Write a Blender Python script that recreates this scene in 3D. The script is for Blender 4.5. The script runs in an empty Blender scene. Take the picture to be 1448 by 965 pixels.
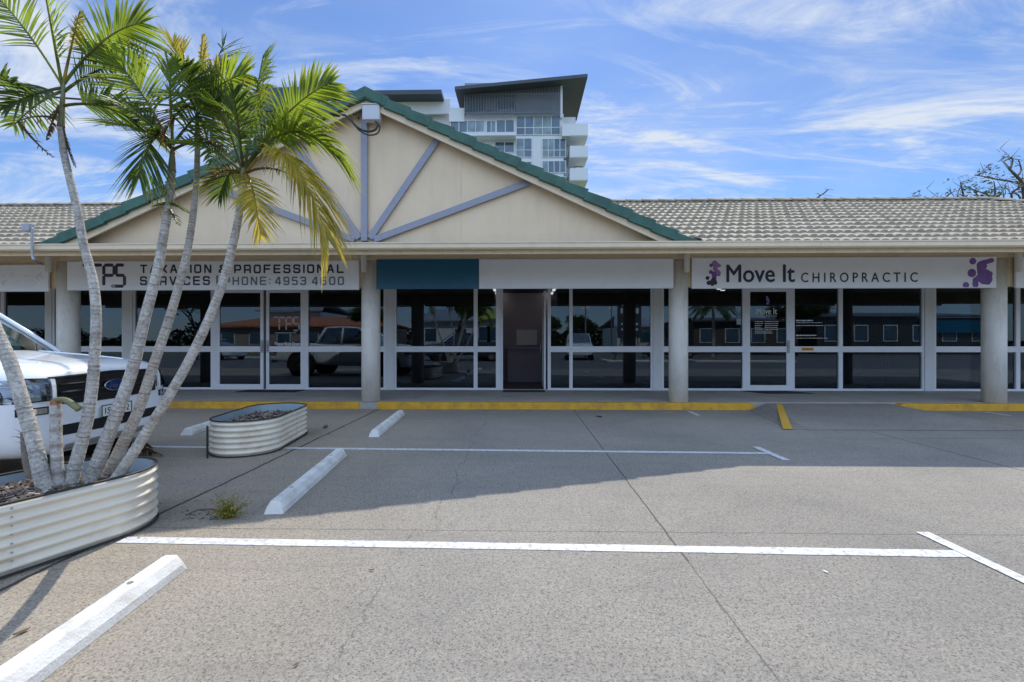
import bpy, bmesh, math, random
from mathutils import Vector, Matrix
from mathutils.bvhtree import BVHTree
R = math.radians
random.seed(7)
C = bpy.context.scene.collection

# ------------------------------------------------------------ camera geometry
TH = R(1.2); F = 655.0; CAMZ = 1.3
cT, sT = math.cos(TH), math.sin(TH)
def ray(px, py):
    a = (px-724)/F; b = (482.5-py)/F
    return Vector((a*cT-sT, a*sT+cT, b))
def at(px, py, Y):
    d = ray(px, py); t = Y/d.y
    return Vector((d.x*t, Y, CAMZ+d.z*t))
def X(px, Y): return at(px, 482.5, Y).x
def Zp(py, Y, px=738): return at(px, py, Y).z
def gp(px, py, z=0.0):
    d = ray(px, py); t = (z-CAMZ)/d.z
    return Vector((d.x*t, d.y*t, z))
def atD(px, py, D):
    d = ray(px, py); return Vector((d.x*D, d.y*D, CAMZ+d.z*D))

# ------------------------------------------------------------ materials
def newmat(name):
    m = bpy.data.materials.new(name); m.use_nodes = True
    nt = m.node_tree; nt.nodes.clear()
    return m, nt
def N(nt, t, **kw):
    n = nt.nodes.new(t)
    for k, v in kw.items():
        if k in n.inputs: n.inputs[k].default_value = v
        else: setattr(n, k, v)
    return n
def col(c): return (c[0], c[1], c[2], 1)
def pmat(name, c, rough=.6, metal=0, var=.12, vscale=3, grime=None, gscale=1.2, gamt=.3, bump=0, bscale=60, coat=0, spec=.5, trans=None, gmap=None):
    m, nt = newmat(name); L = nt.links
    out = N(nt, 'ShaderNodeOutputMaterial'); b = N(nt, 'ShaderNodeBsdfPrincipled')
    b.inputs['Roughness'].default_value = rough; b.inputs['Metallic'].default_value = metal
    b.inputs['Specular IOR Level'].default_value = spec
    if coat: b.inputs['Coat Weight'].default_value = coat; b.inputs['Coat Roughness'].default_value = .05
    tc = N(nt, 'ShaderNodeTexCoord')
    n1 = N(nt, 'ShaderNodeTexNoise', Scale=vscale, Detail=6.0, Roughness=.6)
    L.new(tc.outputs['Object'], n1.inputs['Vector'])
    mr = N(nt, 'ShaderNodeMapRange'); L.new(n1.outputs['Fac'], mr.inputs['Value'])
    mr.inputs['From Min'].default_value = .3; mr.inputs['From Max'].default_value = .7
    mr.inputs['To Min'].default_value = 1-var; mr.inputs['To Max'].default_value = 1+var
    mul = N(nt, 'ShaderNodeVectorMath', operation='SCALE'); mul.inputs[0].default_value = c[:3]
    L.new(mr.outputs[0], mul.inputs['Scale'])
    src = mul.outputs[0]
    if grime:
        n2 = N(nt, 'ShaderNodeTexNoise', Scale=gscale, Detail=9.0, Roughness=.7)
        if gmap:
            mpg = N(nt, 'ShaderNodeMapping'); mpg.inputs['Scale'].default_value = gmap; L.new(tc.outputs['Object'], mpg.inputs[0]); L.new(mpg.outputs[0], n2.inputs['Vector'])
        else: L.new(tc.outputs['Object'], n2.inputs['Vector'])
        r2 = N(nt, 'ShaderNodeMapRange'); L.new(n2.outputs['Fac'], r2.inputs['Value'])
        r2.inputs['From Min'].default_value = .48; r2.inputs['From Max'].default_value = .72
        r2.inputs['To Max'].default_value = gamt
        mx = N(nt, 'ShaderNodeMix', data_type='RGBA'); L.new(r2.outputs[0], mx.inputs['Factor'])
        L.new(src, mx.inputs['A']); mx.inputs['B'].default_value = col(grime); src = mx.outputs['Result']
    L.new(src, b.inputs['Base Color'])
    if bump:
        n3 = N(nt, 'ShaderNodeTexNoise', Scale=bscale, Detail=4.0)
        L.new(tc.outputs['Object'], n3.inputs['Vector'])
        bp = N(nt, 'ShaderNodeBump', Strength=bump, Distance=.01)
        L.new(n3.outputs['Fac'], bp.inputs['Height']); L.new(bp.outputs[0], b.inputs['Normal'])
    fin = b.outputs[0]
    if trans:
        t = N(nt, 'ShaderNodeBsdfTranslucent'); t.inputs[0].default_value = col(trans)
        mx = N(nt, 'ShaderNodeMixShader', Fac=.5)
        L.new(fin, mx.inputs[1]); L.new(t.outputs[0], mx.inputs[2]); fin = mx.outputs[0]
    L.new(fin, out.inputs[0])
    return m
def glassmat(name, tint=(.35, .38, .4), refl=.075, rcol=(1, 1, 1)):
    m, nt = newmat(name); L = nt.links
    out = N(nt, 'ShaderNodeOutputMaterial'); t = N(nt, 'ShaderNodeBsdfTransparent'); t.inputs[0].default_value = col(tint)
    g = N(nt, 'ShaderNodeBsdfGlossy', Roughness=.0); g.inputs[0].default_value = col(rcol)
    fr = N(nt, 'ShaderNodeFresnel', IOR=1.45)
    ad = N(nt, 'ShaderNodeMath', operation='ADD'); L.new(fr.outputs[0], ad.inputs[0]); ad.inputs[1].default_value = refl-.035
    ad.use_clamp = True
    mx = N(nt, 'ShaderNodeMixShader'); L.new(ad.outputs[0], mx.inputs[0]); L.new(t.outputs[0], mx.inputs[1]); L.new(g.outputs[0], mx.inputs[2])
    L.new(mx.outputs[0], out.inputs[0]); return m
def emat(name, c, s):
    m, nt = newmat(name); out = N(nt, 'ShaderNodeOutputMaterial'); e = N(nt, 'ShaderNodeEmission', Strength=s)
    e.inputs[0].default_value = col(c); nt.links.new(e.outputs[0], out.inputs[0]); return m

M = {}
M['cream'] = pmat('cream_paint', (.70, .56, .36), .6, var=.05, vscale=2, grime=(.34, .28, .2), gscale=3, gamt=.4, gmap=(2.5, 2.5, .5))
M['gable'] = pmat('gable_sheet', (.72, .56, .375), .65, var=.05, vscale=1.2, grime=(.44, .36, .25), gscale=1.3, gamt=.28, gmap=(2.2, 1, .35), bump=.1, bscale=30)
M['gutter'] = pmat('gutter_steel', (.70, .57, .39), .4, var=.04, grime=(.3, .25, .18), gscale=5, gamt=.25)
M['bluegrey'] = pmat('blue_grey_paint', (.28, .285, .335), .55, var=.08, vscale=6, grime=(.12, .12, .14), gscale=6, gamt=.4)
M['green'] = pmat('green_glazed_tile', (.02, .092, .062), .45, var=.3, vscale=5, grime=(.1, .12, .09), gscale=7, gamt=.35, bump=.2, bscale=50)
M['roof'] = pmat('weathered_concrete_tile', (.37, .315, .235), .85, var=.18, vscale=2.5, grime=(.12, .11, .09), gscale=6, gamt=.55, bump=.4, bscale=80)
M['column'] = pmat('column_render', (.76, .73, .66), .7, var=.05, grime=(.38, .35, .3), gscale=3, gamt=.45, bump=.25, bscale=70, gmap=(2, 2, .6))
M['alu'] = pmat('white_powder_coat', (.78, .80, .83), .4, var=.03, grime=(.5, .51, .52), gscale=5, gamt=.15)
M['post'] = pmat('painted_post', (.70, .71, .70), .6, var=.04, grime=(.38, .38, .36), gscale=3, gamt=.3)
M['sign'] = pmat('white_sign_sheet', (.88, .91, .94), .35, var=.025, vscale=.8, grime=(.6, .62, .63), gscale=1.5, gamt=.25)
M['signblue'] = pmat('teal_sign_sheet', (.008, .11, .20), .35, var=.08, vscale=1.5)
M['navy'] = pmat('navy_vinyl', (.022, .032, .075), .5, var=.02)
M['greyvinyl'] = pmat('grey_vinyl', (.17, .19, .25), .5, var=.02)
M['purpledk'] = pmat('dark_purple_vinyl', (.035, .022, .055), .5, var=.02)
M['pink'] = pmat('purple_pink_outline', (.3, .12, .35), .5, var=.02)
M['purple'] = pmat('purple_vinyl', (.20, .10, .36), .5, var=.25, vscale=4)
M['lilac'] = pmat('lilac_vinyl', (.38, .22, .52), .5, var=.15, vscale=4)
M['kerb'] = pmat('yellow_kerb_paint', (.62, .33, .02), .65, var=.15, vscale=6, grime=(.16, .11, .05), gscale=4, gamt=.65, bump=.4, bscale=60)
M['yline'] = pmat('yellow_line_paint', (.58, .33, .03), .7, var=.15, vscale=9, grime=(.25, .22, .17), gscale=9, gamt=.6)
M['walk'] = pmat('walkway_concrete', (.36, .34, .31), .85, var=.1, vscale=2, grime=(.18, .17, .16), gscale=3, gamt=.4, bump=.3, bscale=120)
M['stop'] = pmat('white_stop_concrete', (.68, .67, .63), .7, var=.1, vscale=6, grime=(.33, .29, .24), gscale=5, gamt=.7, bump=.35, bscale=90)
M['tank'] = pmat('cream_corrugated_steel', (.74, .67, .54), .42, var=.05, vscale=3, grime=(.40, .27, .15), gscale=3.5, gamt=.5)
M['tankin'] = pmat('tank_liner', (.30, .38, .42), .6, var=.15)
M['rubber'] = pmat('black_rubber', (.02, .02, .02), .6, var=.1)
M['soil'] = pmat('dark_mulch', (.045, .036, .03), .95, var=.4, vscale=25, bump=1, bscale=60)
M['chip'] = pmat('bark_chip', (.11, .08, .06), .9, var=.5, vscale=8)
M['chippale'] = pmat('pale_dry_chip', (.32, .27, .22), .9, var=.3, vscale=8)
M['trunkgreen'] = pmat('palm_crownshaft', (.17, .17, .07), .6, var=.25, vscale=12, grime=(.12, .07, .03), gscale=14, gamt=.6)
M['rust'] = pmat('cut_palm_wood', (.32, .12, .05), .9, var=.3, vscale=20)
M['black'] = pmat('black_trim', (.012, .012, .013), .35, var=.1)
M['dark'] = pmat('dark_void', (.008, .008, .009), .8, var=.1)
M['carwhite'] = pmat('white_car_paint', (.80, .82, .84), .3, var=.01, coat=.8)
M['chrome'] = pmat('chrome', (.75, .76, .78), .12, metal=1, var=.01)
M['emblem'] = pmat('blue_emblem_enamel', (.01, .03, .12), .2, var=.02)
M['lamp'] = pmat('headlight_reflector', (.35, .37, .4), .15, metal=.8, var=.5, vscale=14)
M['tyre'] = pmat('tyre_rubber', (.018, .018, .018), .85, var=.1)
M['plate'] = pmat('plate_white', (.75, .75, .72), .4, var=.02)
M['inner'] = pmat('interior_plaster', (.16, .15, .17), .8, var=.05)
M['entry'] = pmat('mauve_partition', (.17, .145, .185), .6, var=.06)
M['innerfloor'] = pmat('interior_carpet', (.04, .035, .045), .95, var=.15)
M['mat'] = pmat('door_mat_rubber', (.02, .022, .025), .9, var=.2, vscale=30)
M['towerw'] = pmat('white_render', (.60, .62, .64), .7, var=.04, vscale=.3)
M['towerg'] = pmat('grey_cladding', (.20, .23, .27), .6, var=.08, vscale=.4)
M['towerdk'] = pmat('charcoal_roof_sheet', (.05, .06, .08), .6, var=.1, vscale=.3)
M['slat'] = pmat('grey_metal_batten', (.17, .185, .21), .5, var=.1, vscale=.5)
M['bronze'] = pmat('brown_soffit', (.13, .10, .08), .6, var=.15, vscale=.5)
M['towerglass'] = pmat('blue_tower_glazing', (.035, .085, .13), .08, var=.45, vscale=.5, spec=.9)
M['curtain'] = pmat('pale_blind', (.20, .26, .29), .7, var=.35, vscale=.9)
M['tealdark'] = pmat('dark_teal_cladding', (.03, .075, .085), .6, var=.1, vscale=.4)
M['glass'] = glassmat('tinted_shop_glass', (.30, .31, .33), .085, (.66, .82, 1.0))
M['carglass'] = glassmat('car_glass', (.25, .3, .3), .24)
M['lampglass'] = glassmat('lamp_lens', (.75, .78, .8), .08)
M['bark'] = pmat('tree_bark', (.10, .08, .065), .9, var=.3, vscale=5, bump=.5, bscale=20)
M['weed'] = pmat('weed_green', (.24, .22, .04), .8, var=.3, vscale=20, trans=(.34, .32, .05))
M['leaf'] = pmat('tree_leaf', (.055, .085, .025), .7, var=.4, vscale=2, trans=(.08, .12, .02))
M['leafdk'] = pmat('dark_leaf', (.03, .04, .018), .7, var=.4, vscale=2)
M['deadleaf'] = pmat('dead_leaf', (.12, .07, .04), .9, var=.3, vscale=15)
M['galv'] = pmat('galvanised_steel', (.4, .41, .42), .4, metal=.7, var=.1)
M['pvc'] = pmat('grey_pvc', (.33, .34, .36), .5, var=.05)
M['box'] = pmat('grey_switch_box', (.50, .52, .55), .5, var=.05)
M['asphalt'] = pmat('asphalt', (.13, .13, .13), .9, var=.2, vscale=1.5, bump=.3, bscale=100)
M['paint'] = pmat('white_line_paint', (.60, .60, .60), .7, var=.1, vscale=8, grime=(.30, .28, .26), gscale=26, gamt=1.3)
M['orange'] = pmat('orange_roof', (.42, .13, .04), .7, var=.15)
M['lime'] = pmat('lime_wall', (.30, .36, .07), .7, var=.1)
M['brick'] = pmat('pale_brick', (.30, .25, .21), .8, var=.15)
M['grass'] = pmat('verge_grass', (.15, .17, .07), .95, var=.4, vscale=2, bump=.6, bscale=30)
M['redcar'] = pmat('red_car_paint', (.35, .02, .02), .3, var=.02, coat=.6)
M['darkcar'] = pmat('charcoal_car_paint', (.04, .045, .05), .3, var=.02, coat=.6)
M['tube'] = emat('lit_tube', (1, .96, .9), 4.0)
M['orangesticker'] = pmat('orange_sticker', (.75, .35, .05), .6, var=.05)
M['vinylwhite'] = pmat('white_vinyl', (.78, .78, .78), .6, var=.01)
M['banner'] = pmat('purple_banner_cloth', (.20, .12, .26), .8, var=.1)

def trunkmat():
    m, nt = newmat('palm_trunk'); L = nt.links
    out = N(nt, 'ShaderNodeOutputMaterial'); b = N(nt, 'ShaderNodeBsdfPrincipled', Roughness=.85)
    tc = N(nt, 'ShaderNodeTexCoord'); at_ = N(nt, 'ShaderNodeAttribute', attribute_name='ring')
    ns = N(nt, 'ShaderNodeTexNoise', Scale=9.0, Detail=8.0, Roughness=.7); L.new(tc.outputs['Object'], ns.inputs[0])
    ns2 = N(nt, 'ShaderNodeTexNoise', Scale=60.0, Detail=5.0, Roughness=.7); L.new(tc.outputs['Object'], ns2.inputs[0])
    cr = N(nt, 'ShaderNodeValToRGB'); L.new(ns.outputs[0], cr.inputs[0])
    e = cr.color_ramp.elements; e[0].position = .3; e[0].color = (.27, .24, .20, 1); e[1].position = .62; e[1].color = (.60, .57, .52, 1)
    cr2 = N(nt, 'ShaderNodeValToRGB'); L.new(ns2.outputs[0], cr2.inputs[0])
    e = cr2.color_ramp.elements; e[0].position = .33; e[0].color = (.45, .42, .4, 1); e[1].position = .55; e[1].color = (1, 1, 1, 1)
    mx = N(nt, 'ShaderNodeMix', data_type='RGBA', blend_type='MULTIPLY'); mx.inputs['Factor'].default_value = .9
    L.new(cr.outputs[0], mx.inputs['A']); L.new(cr2.outputs[0], mx.inputs['B'])
    m2 = N(nt, 'ShaderNodeMix', data_type='RGBA'); L.new(at_.outputs['Fac'], m2.inputs['Factor'])
    L.new(mx.outputs['Result'], m2.inputs['A']); m2.inputs['B'].default_value = (.16, .12, .09, 1)
    L.new(m2.outputs['Result'], b.inputs['Base Color'])
    bp = N(nt, 'ShaderNodeBump', Strength=.6, Distance=.01); L.new(ns2.outputs[0], bp.inputs['Height']); L.new(bp.outputs[0], b.inputs['Normal'])
    L.new(b.outputs[0], out.inputs[0]); return m
M['trunk'] = trunkmat()

def leafmat(name, base, tr, tip=(.32, .2, .05)):
    m, nt = newmat(name); L = nt.links
    out = N(nt, 'ShaderNodeOutputMaterial'); b = N(nt, 'ShaderNodeBsdfPrincipled', Roughness=.42)
    t = N(nt, 'ShaderNodeBsdfTranslucent'); tc = N(nt, 'ShaderNodeTexCoord')
    a = N(nt, 'ShaderNodeAttribute', attribute_name='ring')
    ns = N(nt, 'ShaderNodeTexNoise', Scale=5.0, Detail=4.0); L.new(tc.outputs['Object'], ns.inputs[0])
    mr = N(nt, 'ShaderNodeMapRange'); L.new(ns.outputs[0], mr.inputs[0]); mr.inputs['From Min'].default_value = .3; mr.inputs['From Max'].default_value = .7
    mr.inputs['To Min'].default_value = .6; mr.inputs['To Max'].default_value = 1.4
    for c, sock in ((base, b.inputs['Base Color']), (tr, t.inputs[0])):
        mx = N(nt, 'ShaderNodeMix', data_type='RGBA'); L.new(a.outputs['Fac'], mx.inputs['Factor'])
        mx.inputs['A'].default_value = col(c); mx.inputs['B'].default_value = col(tip)
        sc = N(nt, 'ShaderNodeVectorMath', operation='SCALE'); L.new(mx.outputs['Result'], sc.inputs[0]); L.new(mr.outputs[0], sc.inputs['Scale'])
        L.new(sc.outputs[0], sock)
    ms = N(nt, 'ShaderNodeMixShader', Fac=.55); L.new(b.outputs[0], ms.inputs[1]); L.new(t.outputs[0], ms.inputs[2])
    L.new(ms.outputs[0], out.inputs[0]); return m
LM = {'g': leafmat('palm_leaf_green', (.09, .145, .02), (.34, .44, .03)),
      'd': leafmat('palm_leaf_deep', (.05, .09, .018), (.16, .24, .025)),  # darker leaf copy: backlit darkness of the fronds is put into its colour
      'y': leafmat('palm_leaf_yellow', (.30, .27, .05), (.60, .48, .06)),
      'b': leafmat('palm_leaf_dry', (.12, .08, .035), (.14, .08, .03))}

def concretemat():
    m, nt = newmat('exposed_aggregate_concrete'); L = nt.links
    out = N(nt, 'ShaderNodeOutputMaterial'); b = N(nt, 'ShaderNodeBsdfPrincipled', Roughness=.9)
    b.inputs['Specular IOR Level'].default_value = .25
    tc = N(nt, 'ShaderNodeTexCoord'); P = tc.outputs['Object']
    big = N(nt, 'ShaderNodeTexNoise', Scale=.45, Detail=7.0, Roughness=.62, Distortion=.5); L.new(P, big.inputs[0])
    cr = N(nt, 'ShaderNodeValToRGB'); L.new(big.outputs[0], cr.inputs[0]); e = cr.color_ramp.elements
    e[0].position = .3; e[0].color = (.212, .196, .174, 1); e[1].position = .72; e[1].color = (.31, .283, .243, 1)
    # brown wash towards the planters (stains with a shape of their own)
    sx = N(nt, 'ShaderNodeSeparateXYZ'); L.new(P, sx.inputs[0])
    mrx = N(nt, 'ShaderNodeMapRange'); L.new(sx.outputs[0], mrx.inputs[0]); mrx.inputs['From Min'].default_value = -.6; mrx.inputs['From Max'].default_value = -2.2
    nb = N(nt, 'ShaderNodeTexNoise', Scale=1.3, Detail=5.0); L.new(P, nb.inputs[0])
    mb = N(nt, 'ShaderNodeMath', operation='MULTIPLY'); L.new(mrx.outputs[0], mb.inputs[0]); L.new(nb.outputs[0], mb.inputs[1])
    mx0 = N(nt, 'ShaderNodeMix', data_type='RGBA'); L.new(mb.outputs[0], mx0.inputs['Factor']); L.new(cr.outputs[0], mx0.inputs['A']); mx0.inputs['B'].default_value = (.35, .285, .21, 1)
    # aggregate speckle
    vo = N(nt, 'ShaderNodeTexVoronoi', Scale=150.0); L.new(P, vo.inputs['Vector'])
    vs = N(nt, 'ShaderNodeSeparateColor'); L.new(vo.outputs['Color'], vs.inputs[0])
    c2 = N(nt, 'ShaderNodeValToRGB'); L.new(vs.outputs[0], c2.inputs[0]); e = c2.color_ramp.elements
    e[0].position = 0; e[0].color = (.38, .38, .39, 1); e[1].position = 1; e[1].color = (1.3, 1.28, 1.25, 1)
    k = c2.color_ramp.elements.new(.22); k.color = (.92, .92, .92, 1)
    n3 = N(nt, 'ShaderNodeTexNoise', Scale=55.0, Detail=8.0, Roughness=.85); L.new(P, n3.inputs[0])
    c3 = N(nt, 'ShaderNodeValToRGB'); L.new(n3.outputs[0], c3.inputs[0]); e = c3.color_ramp.elements
    e[0].position = .36; e[0].color = (.60, .60, .61, 1); e[1].position = .56; e[1].color = (1.1, 1.1, 1.08, 1)
    ma = N(nt, 'ShaderNodeMix', data_type='RGBA', blend_type='MULTIPLY'); ma.inputs['Factor'].default_value = .85; L.new(mx0.outputs['Result'], ma.inputs['A']); L.new(c2.outputs[0], ma.inputs['B'])
    mc = N(nt, 'ShaderNodeMix', data_type='RGBA', blend_type='MULTIPLY'); mc.inputs['Factor'].default_value = .9; L.new(ma.outputs['Result'], mc.inputs['A']); L.new(c3.outputs[0], mc.inputs['B'])
    # dark patch blotches
    n4 = N(nt, 'ShaderNodeTexNoise', Scale=2.3, Detail=9.0, Roughness=.75, Distortion=1.0); L.new(P, n4.inputs[0])
    r4 = N(nt, 'ShaderNodeMapRange'); L.new(n4.outputs[0], r4.inputs[0]); r4.inputs['From Min'].default_value = .52; r4.inputs['From Max'].default_value = .75; r4.inputs['To Max'].default_value = .38
    md = N(nt, 'ShaderNodeMix', data_type='RGBA'); L.new(r4.outputs[0], md.inputs['Factor']); L.new(mc.outputs['Result'], md.inputs['A']); md.inputs['B'].default_value = (.15, .15, .15, 1)
    # tyre and drag marks running into the bays, and dark oil spots
    mp5 = N(nt, 'ShaderNodeMapping'); mp5.inputs['Scale'].default_value = (.35, 3.2, 1); L.new(P, mp5.inputs[0])
    n5 = N(nt, 'ShaderNodeTexNoise', Scale=1.6, Detail=6.0, Roughness=.65); L.new(mp5.outputs[0], n5.inputs[0])
    r5 = N(nt, 'ShaderNodeMapRange'); L.new(n5.outputs[0], r5.inputs[0]); r5.inputs['From Min'].default_value = .52; r5.inputs['From Max'].default_value = .72; r5.inputs['To Max'].default_value = .32
    md5 = N(nt, 'ShaderNodeMix', data_type='RGBA'); L.new(r5.outputs[0], md5.inputs['Factor']); L.new(md.outputs['Result'], md5.inputs['A']); md5.inputs['B'].default_value = (.17, .155, .14, 1)
    v6 = N(nt, 'ShaderNodeTexVoronoi', Scale=1.7); L.new(P, v6.inputs['Vector']); n6 = N(nt, 'ShaderNodeTexNoise', Scale=25.0, Detail=3.0); L.new(P, n6.inputs[0])
    a6 = N(nt, 'ShaderNodeMath', operation='MULTIPLY_ADD'); L.new(n6.outputs[0], a6.inputs[0]); a6.inputs[1].default_value = .05; L.new(v6.outputs['Distance'], a6.inputs[2])
    r6 = N(nt, 'ShaderNodeMapRange'); L.new(a6.outputs[0], r6.inputs[0]); r6.inputs['From Min'].default_value = .055; r6.inputs['From Max'].default_value = .035; r6.inputs['To Max'].default_value = .6
    md6 = N(nt, 'ShaderNodeMix', data_type='RGBA'); L.new(r6.outputs[0], md6.inputs['Factor']); L.new(md5.outputs['Result'], md6.inputs['A']); md6.inputs['B'].default_value = (.07, .065, .06, 1); md = md6
    # joints and cracks: distance to lines, wobbled
    wob = N(nt, 'ShaderNodeTexNoise', Scale=3.0, Detail=6.0); L.new(P, wob.inputs[0])
    wob2 = N(nt, 'ShaderNodeTexNoise', Scale=1.1, Detail=6.0, Roughness=.7); L.new(P, wob2.inputs[0])
    def line(axis, pos, w, wamt, lo=None, hi=None, wn=wob, st=.9):
        s = sx.outputs[axis]
        a = N(nt, 'ShaderNodeMath', operation='MULTIPLY_ADD'); L.new(wn.outputs[0], a.inputs[0]); a.inputs[1].default_value = wamt; L.new(s, a.inputs[2])
        d = N(nt, 'ShaderNodeMath', operation='SUBTRACT'); L.new(a.outputs[0], d.inputs[0]); d.inputs[1].default_value = pos+wamt*.5
        ab = N(nt, 'ShaderNodeMath', operation='ABSOLUTE'); L.new(d.outputs[0], ab.inputs[0])
        mr = N(nt, 'ShaderNodeMapRange'); L.new(ab.outputs[0], mr.inputs[0]); mr.inputs['From Min'].default_value = w; mr.inputs['From Max'].default_value = w*2.2
        mr.inputs['To Min'].default_value = st; mr.inputs['To Max'].default_value = 0
        o = mr.outputs[0]; other = sx.outputs[1-axis]
        for lim, op in ((lo, 'GREATER_THAN'), (hi, 'LESS_THAN')):
            if lim is None: continue
            g = N(nt, 'ShaderNodeMath', operation=op); L.new(other, g.inputs[0]); g.inputs[1].default_value = lim
            mm = N(nt, 'ShaderNodeMath', operation='MULTIPLY'); L.new(o, mm.inputs[0]); L.new(g.outputs[0], mm.inputs[1]); o = mm.outputs[0]
        return o
    ls = [line(0, .98, .004, .025, 2.75, st=.75), line(0, .98, .0028, .04, None, 2.75, st=.5), line(0, -2.72, .009, .06), line(1, 3.17, .003, .03, -2.6, st=.55), line(0, 5.02, .005, .02, None, 6.8), line(1, 6.3, .004, .02, 3.9),
          line(0, -.62, .0025, .5, 3.2, 8.8, wob2, .5), line(0, -.75, .0028, .35, None, 3.2, wob2, .3), line(1, -1.2, .006, .02)]
    acc = ls[0]
    for o in ls[1:]:
        mm = N(nt, 'ShaderNodeMath', operation='MAXIMUM'); L.new(acc, mm.inputs[0]); L.new(o, mm.inputs[1]); acc = mm.outputs[0]
    mj = N(nt, 'ShaderNodeMix', data_type='RGBA'); L.new(acc, mj.inputs['Factor']); L.new(md.outputs['Result'], mj.inputs['A']); mj.inputs['B'].default_value = (.045, .04, .035, 1)
    L.new(mj.outputs['Result'], b.inputs['Base Color'])
    hs = N(nt, 'ShaderNodeMath', operation='SUBTRACT'); L.new(n3.outputs[0], hs.inputs[0]); L.new(acc, hs.inputs[1])
    bp = N(nt, 'ShaderNodeBump', Strength=.4, Distance=.008); L.new(hs.outputs[0], bp.inputs['Height']); L.new(bp.outputs[0], b.inputs['Normal'])
    L.new(b.outputs[0], out.inputs[0]); return m
M['concrete'] = concretemat()

# ------------------------------------------------------------ mesh helpers
class MB:
    def __init__(s): s.bm = bmesh.new()
    def box(s, x0, x1, y0, y1, z0, z1):
        x0, x1 = min(x0, x1), max(x0, x1); y0, y1 = min(y0, y1), max(y0, y1); z0, z1 = min(z0, z1), max(z0, z1)
        v = [s.bm.verts.new(p) for p in ((x0,y0,z0),(x1,y0,z0),(x1,y1,z0),(x0,y1,z0),(x0,y0,z1),(x1,y0,z1),(x1,y1,z1),(x0,y1,z1))]
        for f in ((0,3,2,1),(4,5,6,7),(0,1,5,4),(1,2,6,5),(2,3,7,6),(3,0,4,7)): s.bm.faces.new([v[i] for i in f])
        return s
    def prism(s, pts, ax):   # pts: list of Vector base; ax: extrusion vector
        ax = Vector(ax); a = [s.bm.verts.new(Vector(p)) for p in pts]; b = [s.bm.verts.new(Vector(p)+ax) for p in pts]
        n = len(pts)
        s.bm.faces.new(a[::-1]); s.bm.faces.new(b)
        for i in range(n): s.bm.faces.new((a[i], a[(i+1) % n], b[(i+1) % n], b[i]))
        return s
    def grid(s, rows):
        vs = [[s.bm.verts.new(p) for p in r] for r in rows]
        for i in range(len(vs)-1):
            for j in range(len(vs[0])-1):
                s.bm.faces.new((vs[i][j], vs[i][j+1], vs[i+1][j+1], vs[i+1][j]))
        return vs
    def tube(s, pts, rad, n=8, ring=None, cap=True):
        pts = [Vector(p) for p in pts]
        lay = s.bm.verts.layers.float.get('ring') or s.bm.verts.layers.float.new('ring')
        rows = []; prev = None
        for i, p in enumerate(pts):
            t = (pts[min(i+1, len(pts)-1)]-pts[max(i-1, 0)]).normalized()
            if prev is None:
                u = t.orthogonal().normalized()
            else:
                u = (prev-t*prev.dot(t)).normalized()
            prev = u; w = t.cross(u)
            r = rad[i] if hasattr(rad, '__len__') else rad
            row = []
            for k in range(n):
                a = 2*math.pi*k/n; v = s.bm.verts.new(p+(u*math.cos(a)+w*math.sin(a))*r)
                if ring: v[lay] = ring[i]
                row.append(v)
            rows.append(row)
        for i in range(len(rows)-1):
            for k in range(n): s.bm.faces.new((rows[i][k], rows[i][(k+1) % n], rows[i+1][(k+1) % n], rows[i+1][k]))
        if cap: s.bm.faces.new(rows[0][::-1]); s.bm.faces.new(rows[-1])
        return s
    def cyl(s, c, r, h, n=24, axis='z', r2=None):
        c = Vector(c); r2 = r if r2 is None else r2
        a, b = [], []
        for k in range(n):
            t = 2*math.pi*k/n; x, y = math.cos(t), math.sin(t)
            if axis == 'z': p = Vector((x, y, 0)); d = Vector((0, 0, h))
            elif axis == 'y': p = Vector((x, 0, y)); d = Vector((0, h, 0))
            else: p = Vector((0, x, y)); d = Vector((h, 0, 0))
            a.append(s.bm.verts.new(c+p*r)); b.append(s.bm.verts.new(c+p*r2+d))
        s.bm.faces.new(a[::-1]); s.bm.faces.new(b)
        for k in range(n): s.bm.faces.new((a[k], a[(k+1) % n], b[(k+1) % n], b[k]))
        return s
    def build(s, name, m, parent=None, bevel=0, smooth=False, subsurf=0):
        bmesh.ops.recalc_face_normals(s.bm, faces=s.bm.faces)
        me = bpy.data.meshes.new(name); s.bm.to_mesh(me); s.bm.free()
        me.materials.append(M[m] if isinstance(m, str) else m)
        if smooth:
            for p in me.polygons: p.use_smooth = True
        o = bpy.data.objects.new(name, me); C.objects.link(o)
        if parent: o.parent = parent
        if bevel:
            b = o.modifiers.new('Bevel', 'BEVEL'); b.width = bevel; b.segments = 2; b.limit_method = 'ANGLE'; b.angle_limit = R(40)
        if subsurf:
            b = o.modifiers.new('Sub', 'SUBSURF'); b.levels = subsurf; b.render_levels = subsurf
        return o
def tag(o, label, cat, group=None, kind=None):
    o['label'] = label; o['category'] = cat
    if group: o['group'] = group
    if kind: o['kind'] = kind
    return o
def thing(name, label, cat, loc=(0, 0, 0), rz=0, group=None):
    o = bpy.data.objects.new(name, None); C.objects.link(o); o.location = loc; o.rotation_euler = (0, 0, rz)
    o.empty_display_size = .1
    return tag(o, label, cat, group)
def struct(o): o['kind'] = 'structure'; return o
def local(o, p):   # world point -> local of an unrotated Empty
    return Vector(p)-o.location
def copy_tree(o, parent=None):
    c = o.copy(); C.objects.link(c)
    if parent: c.parent = parent
    for ch in [k for k in bpy.data.objects if k.parent == o]: copy_tree(ch, c)
    return c

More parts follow.
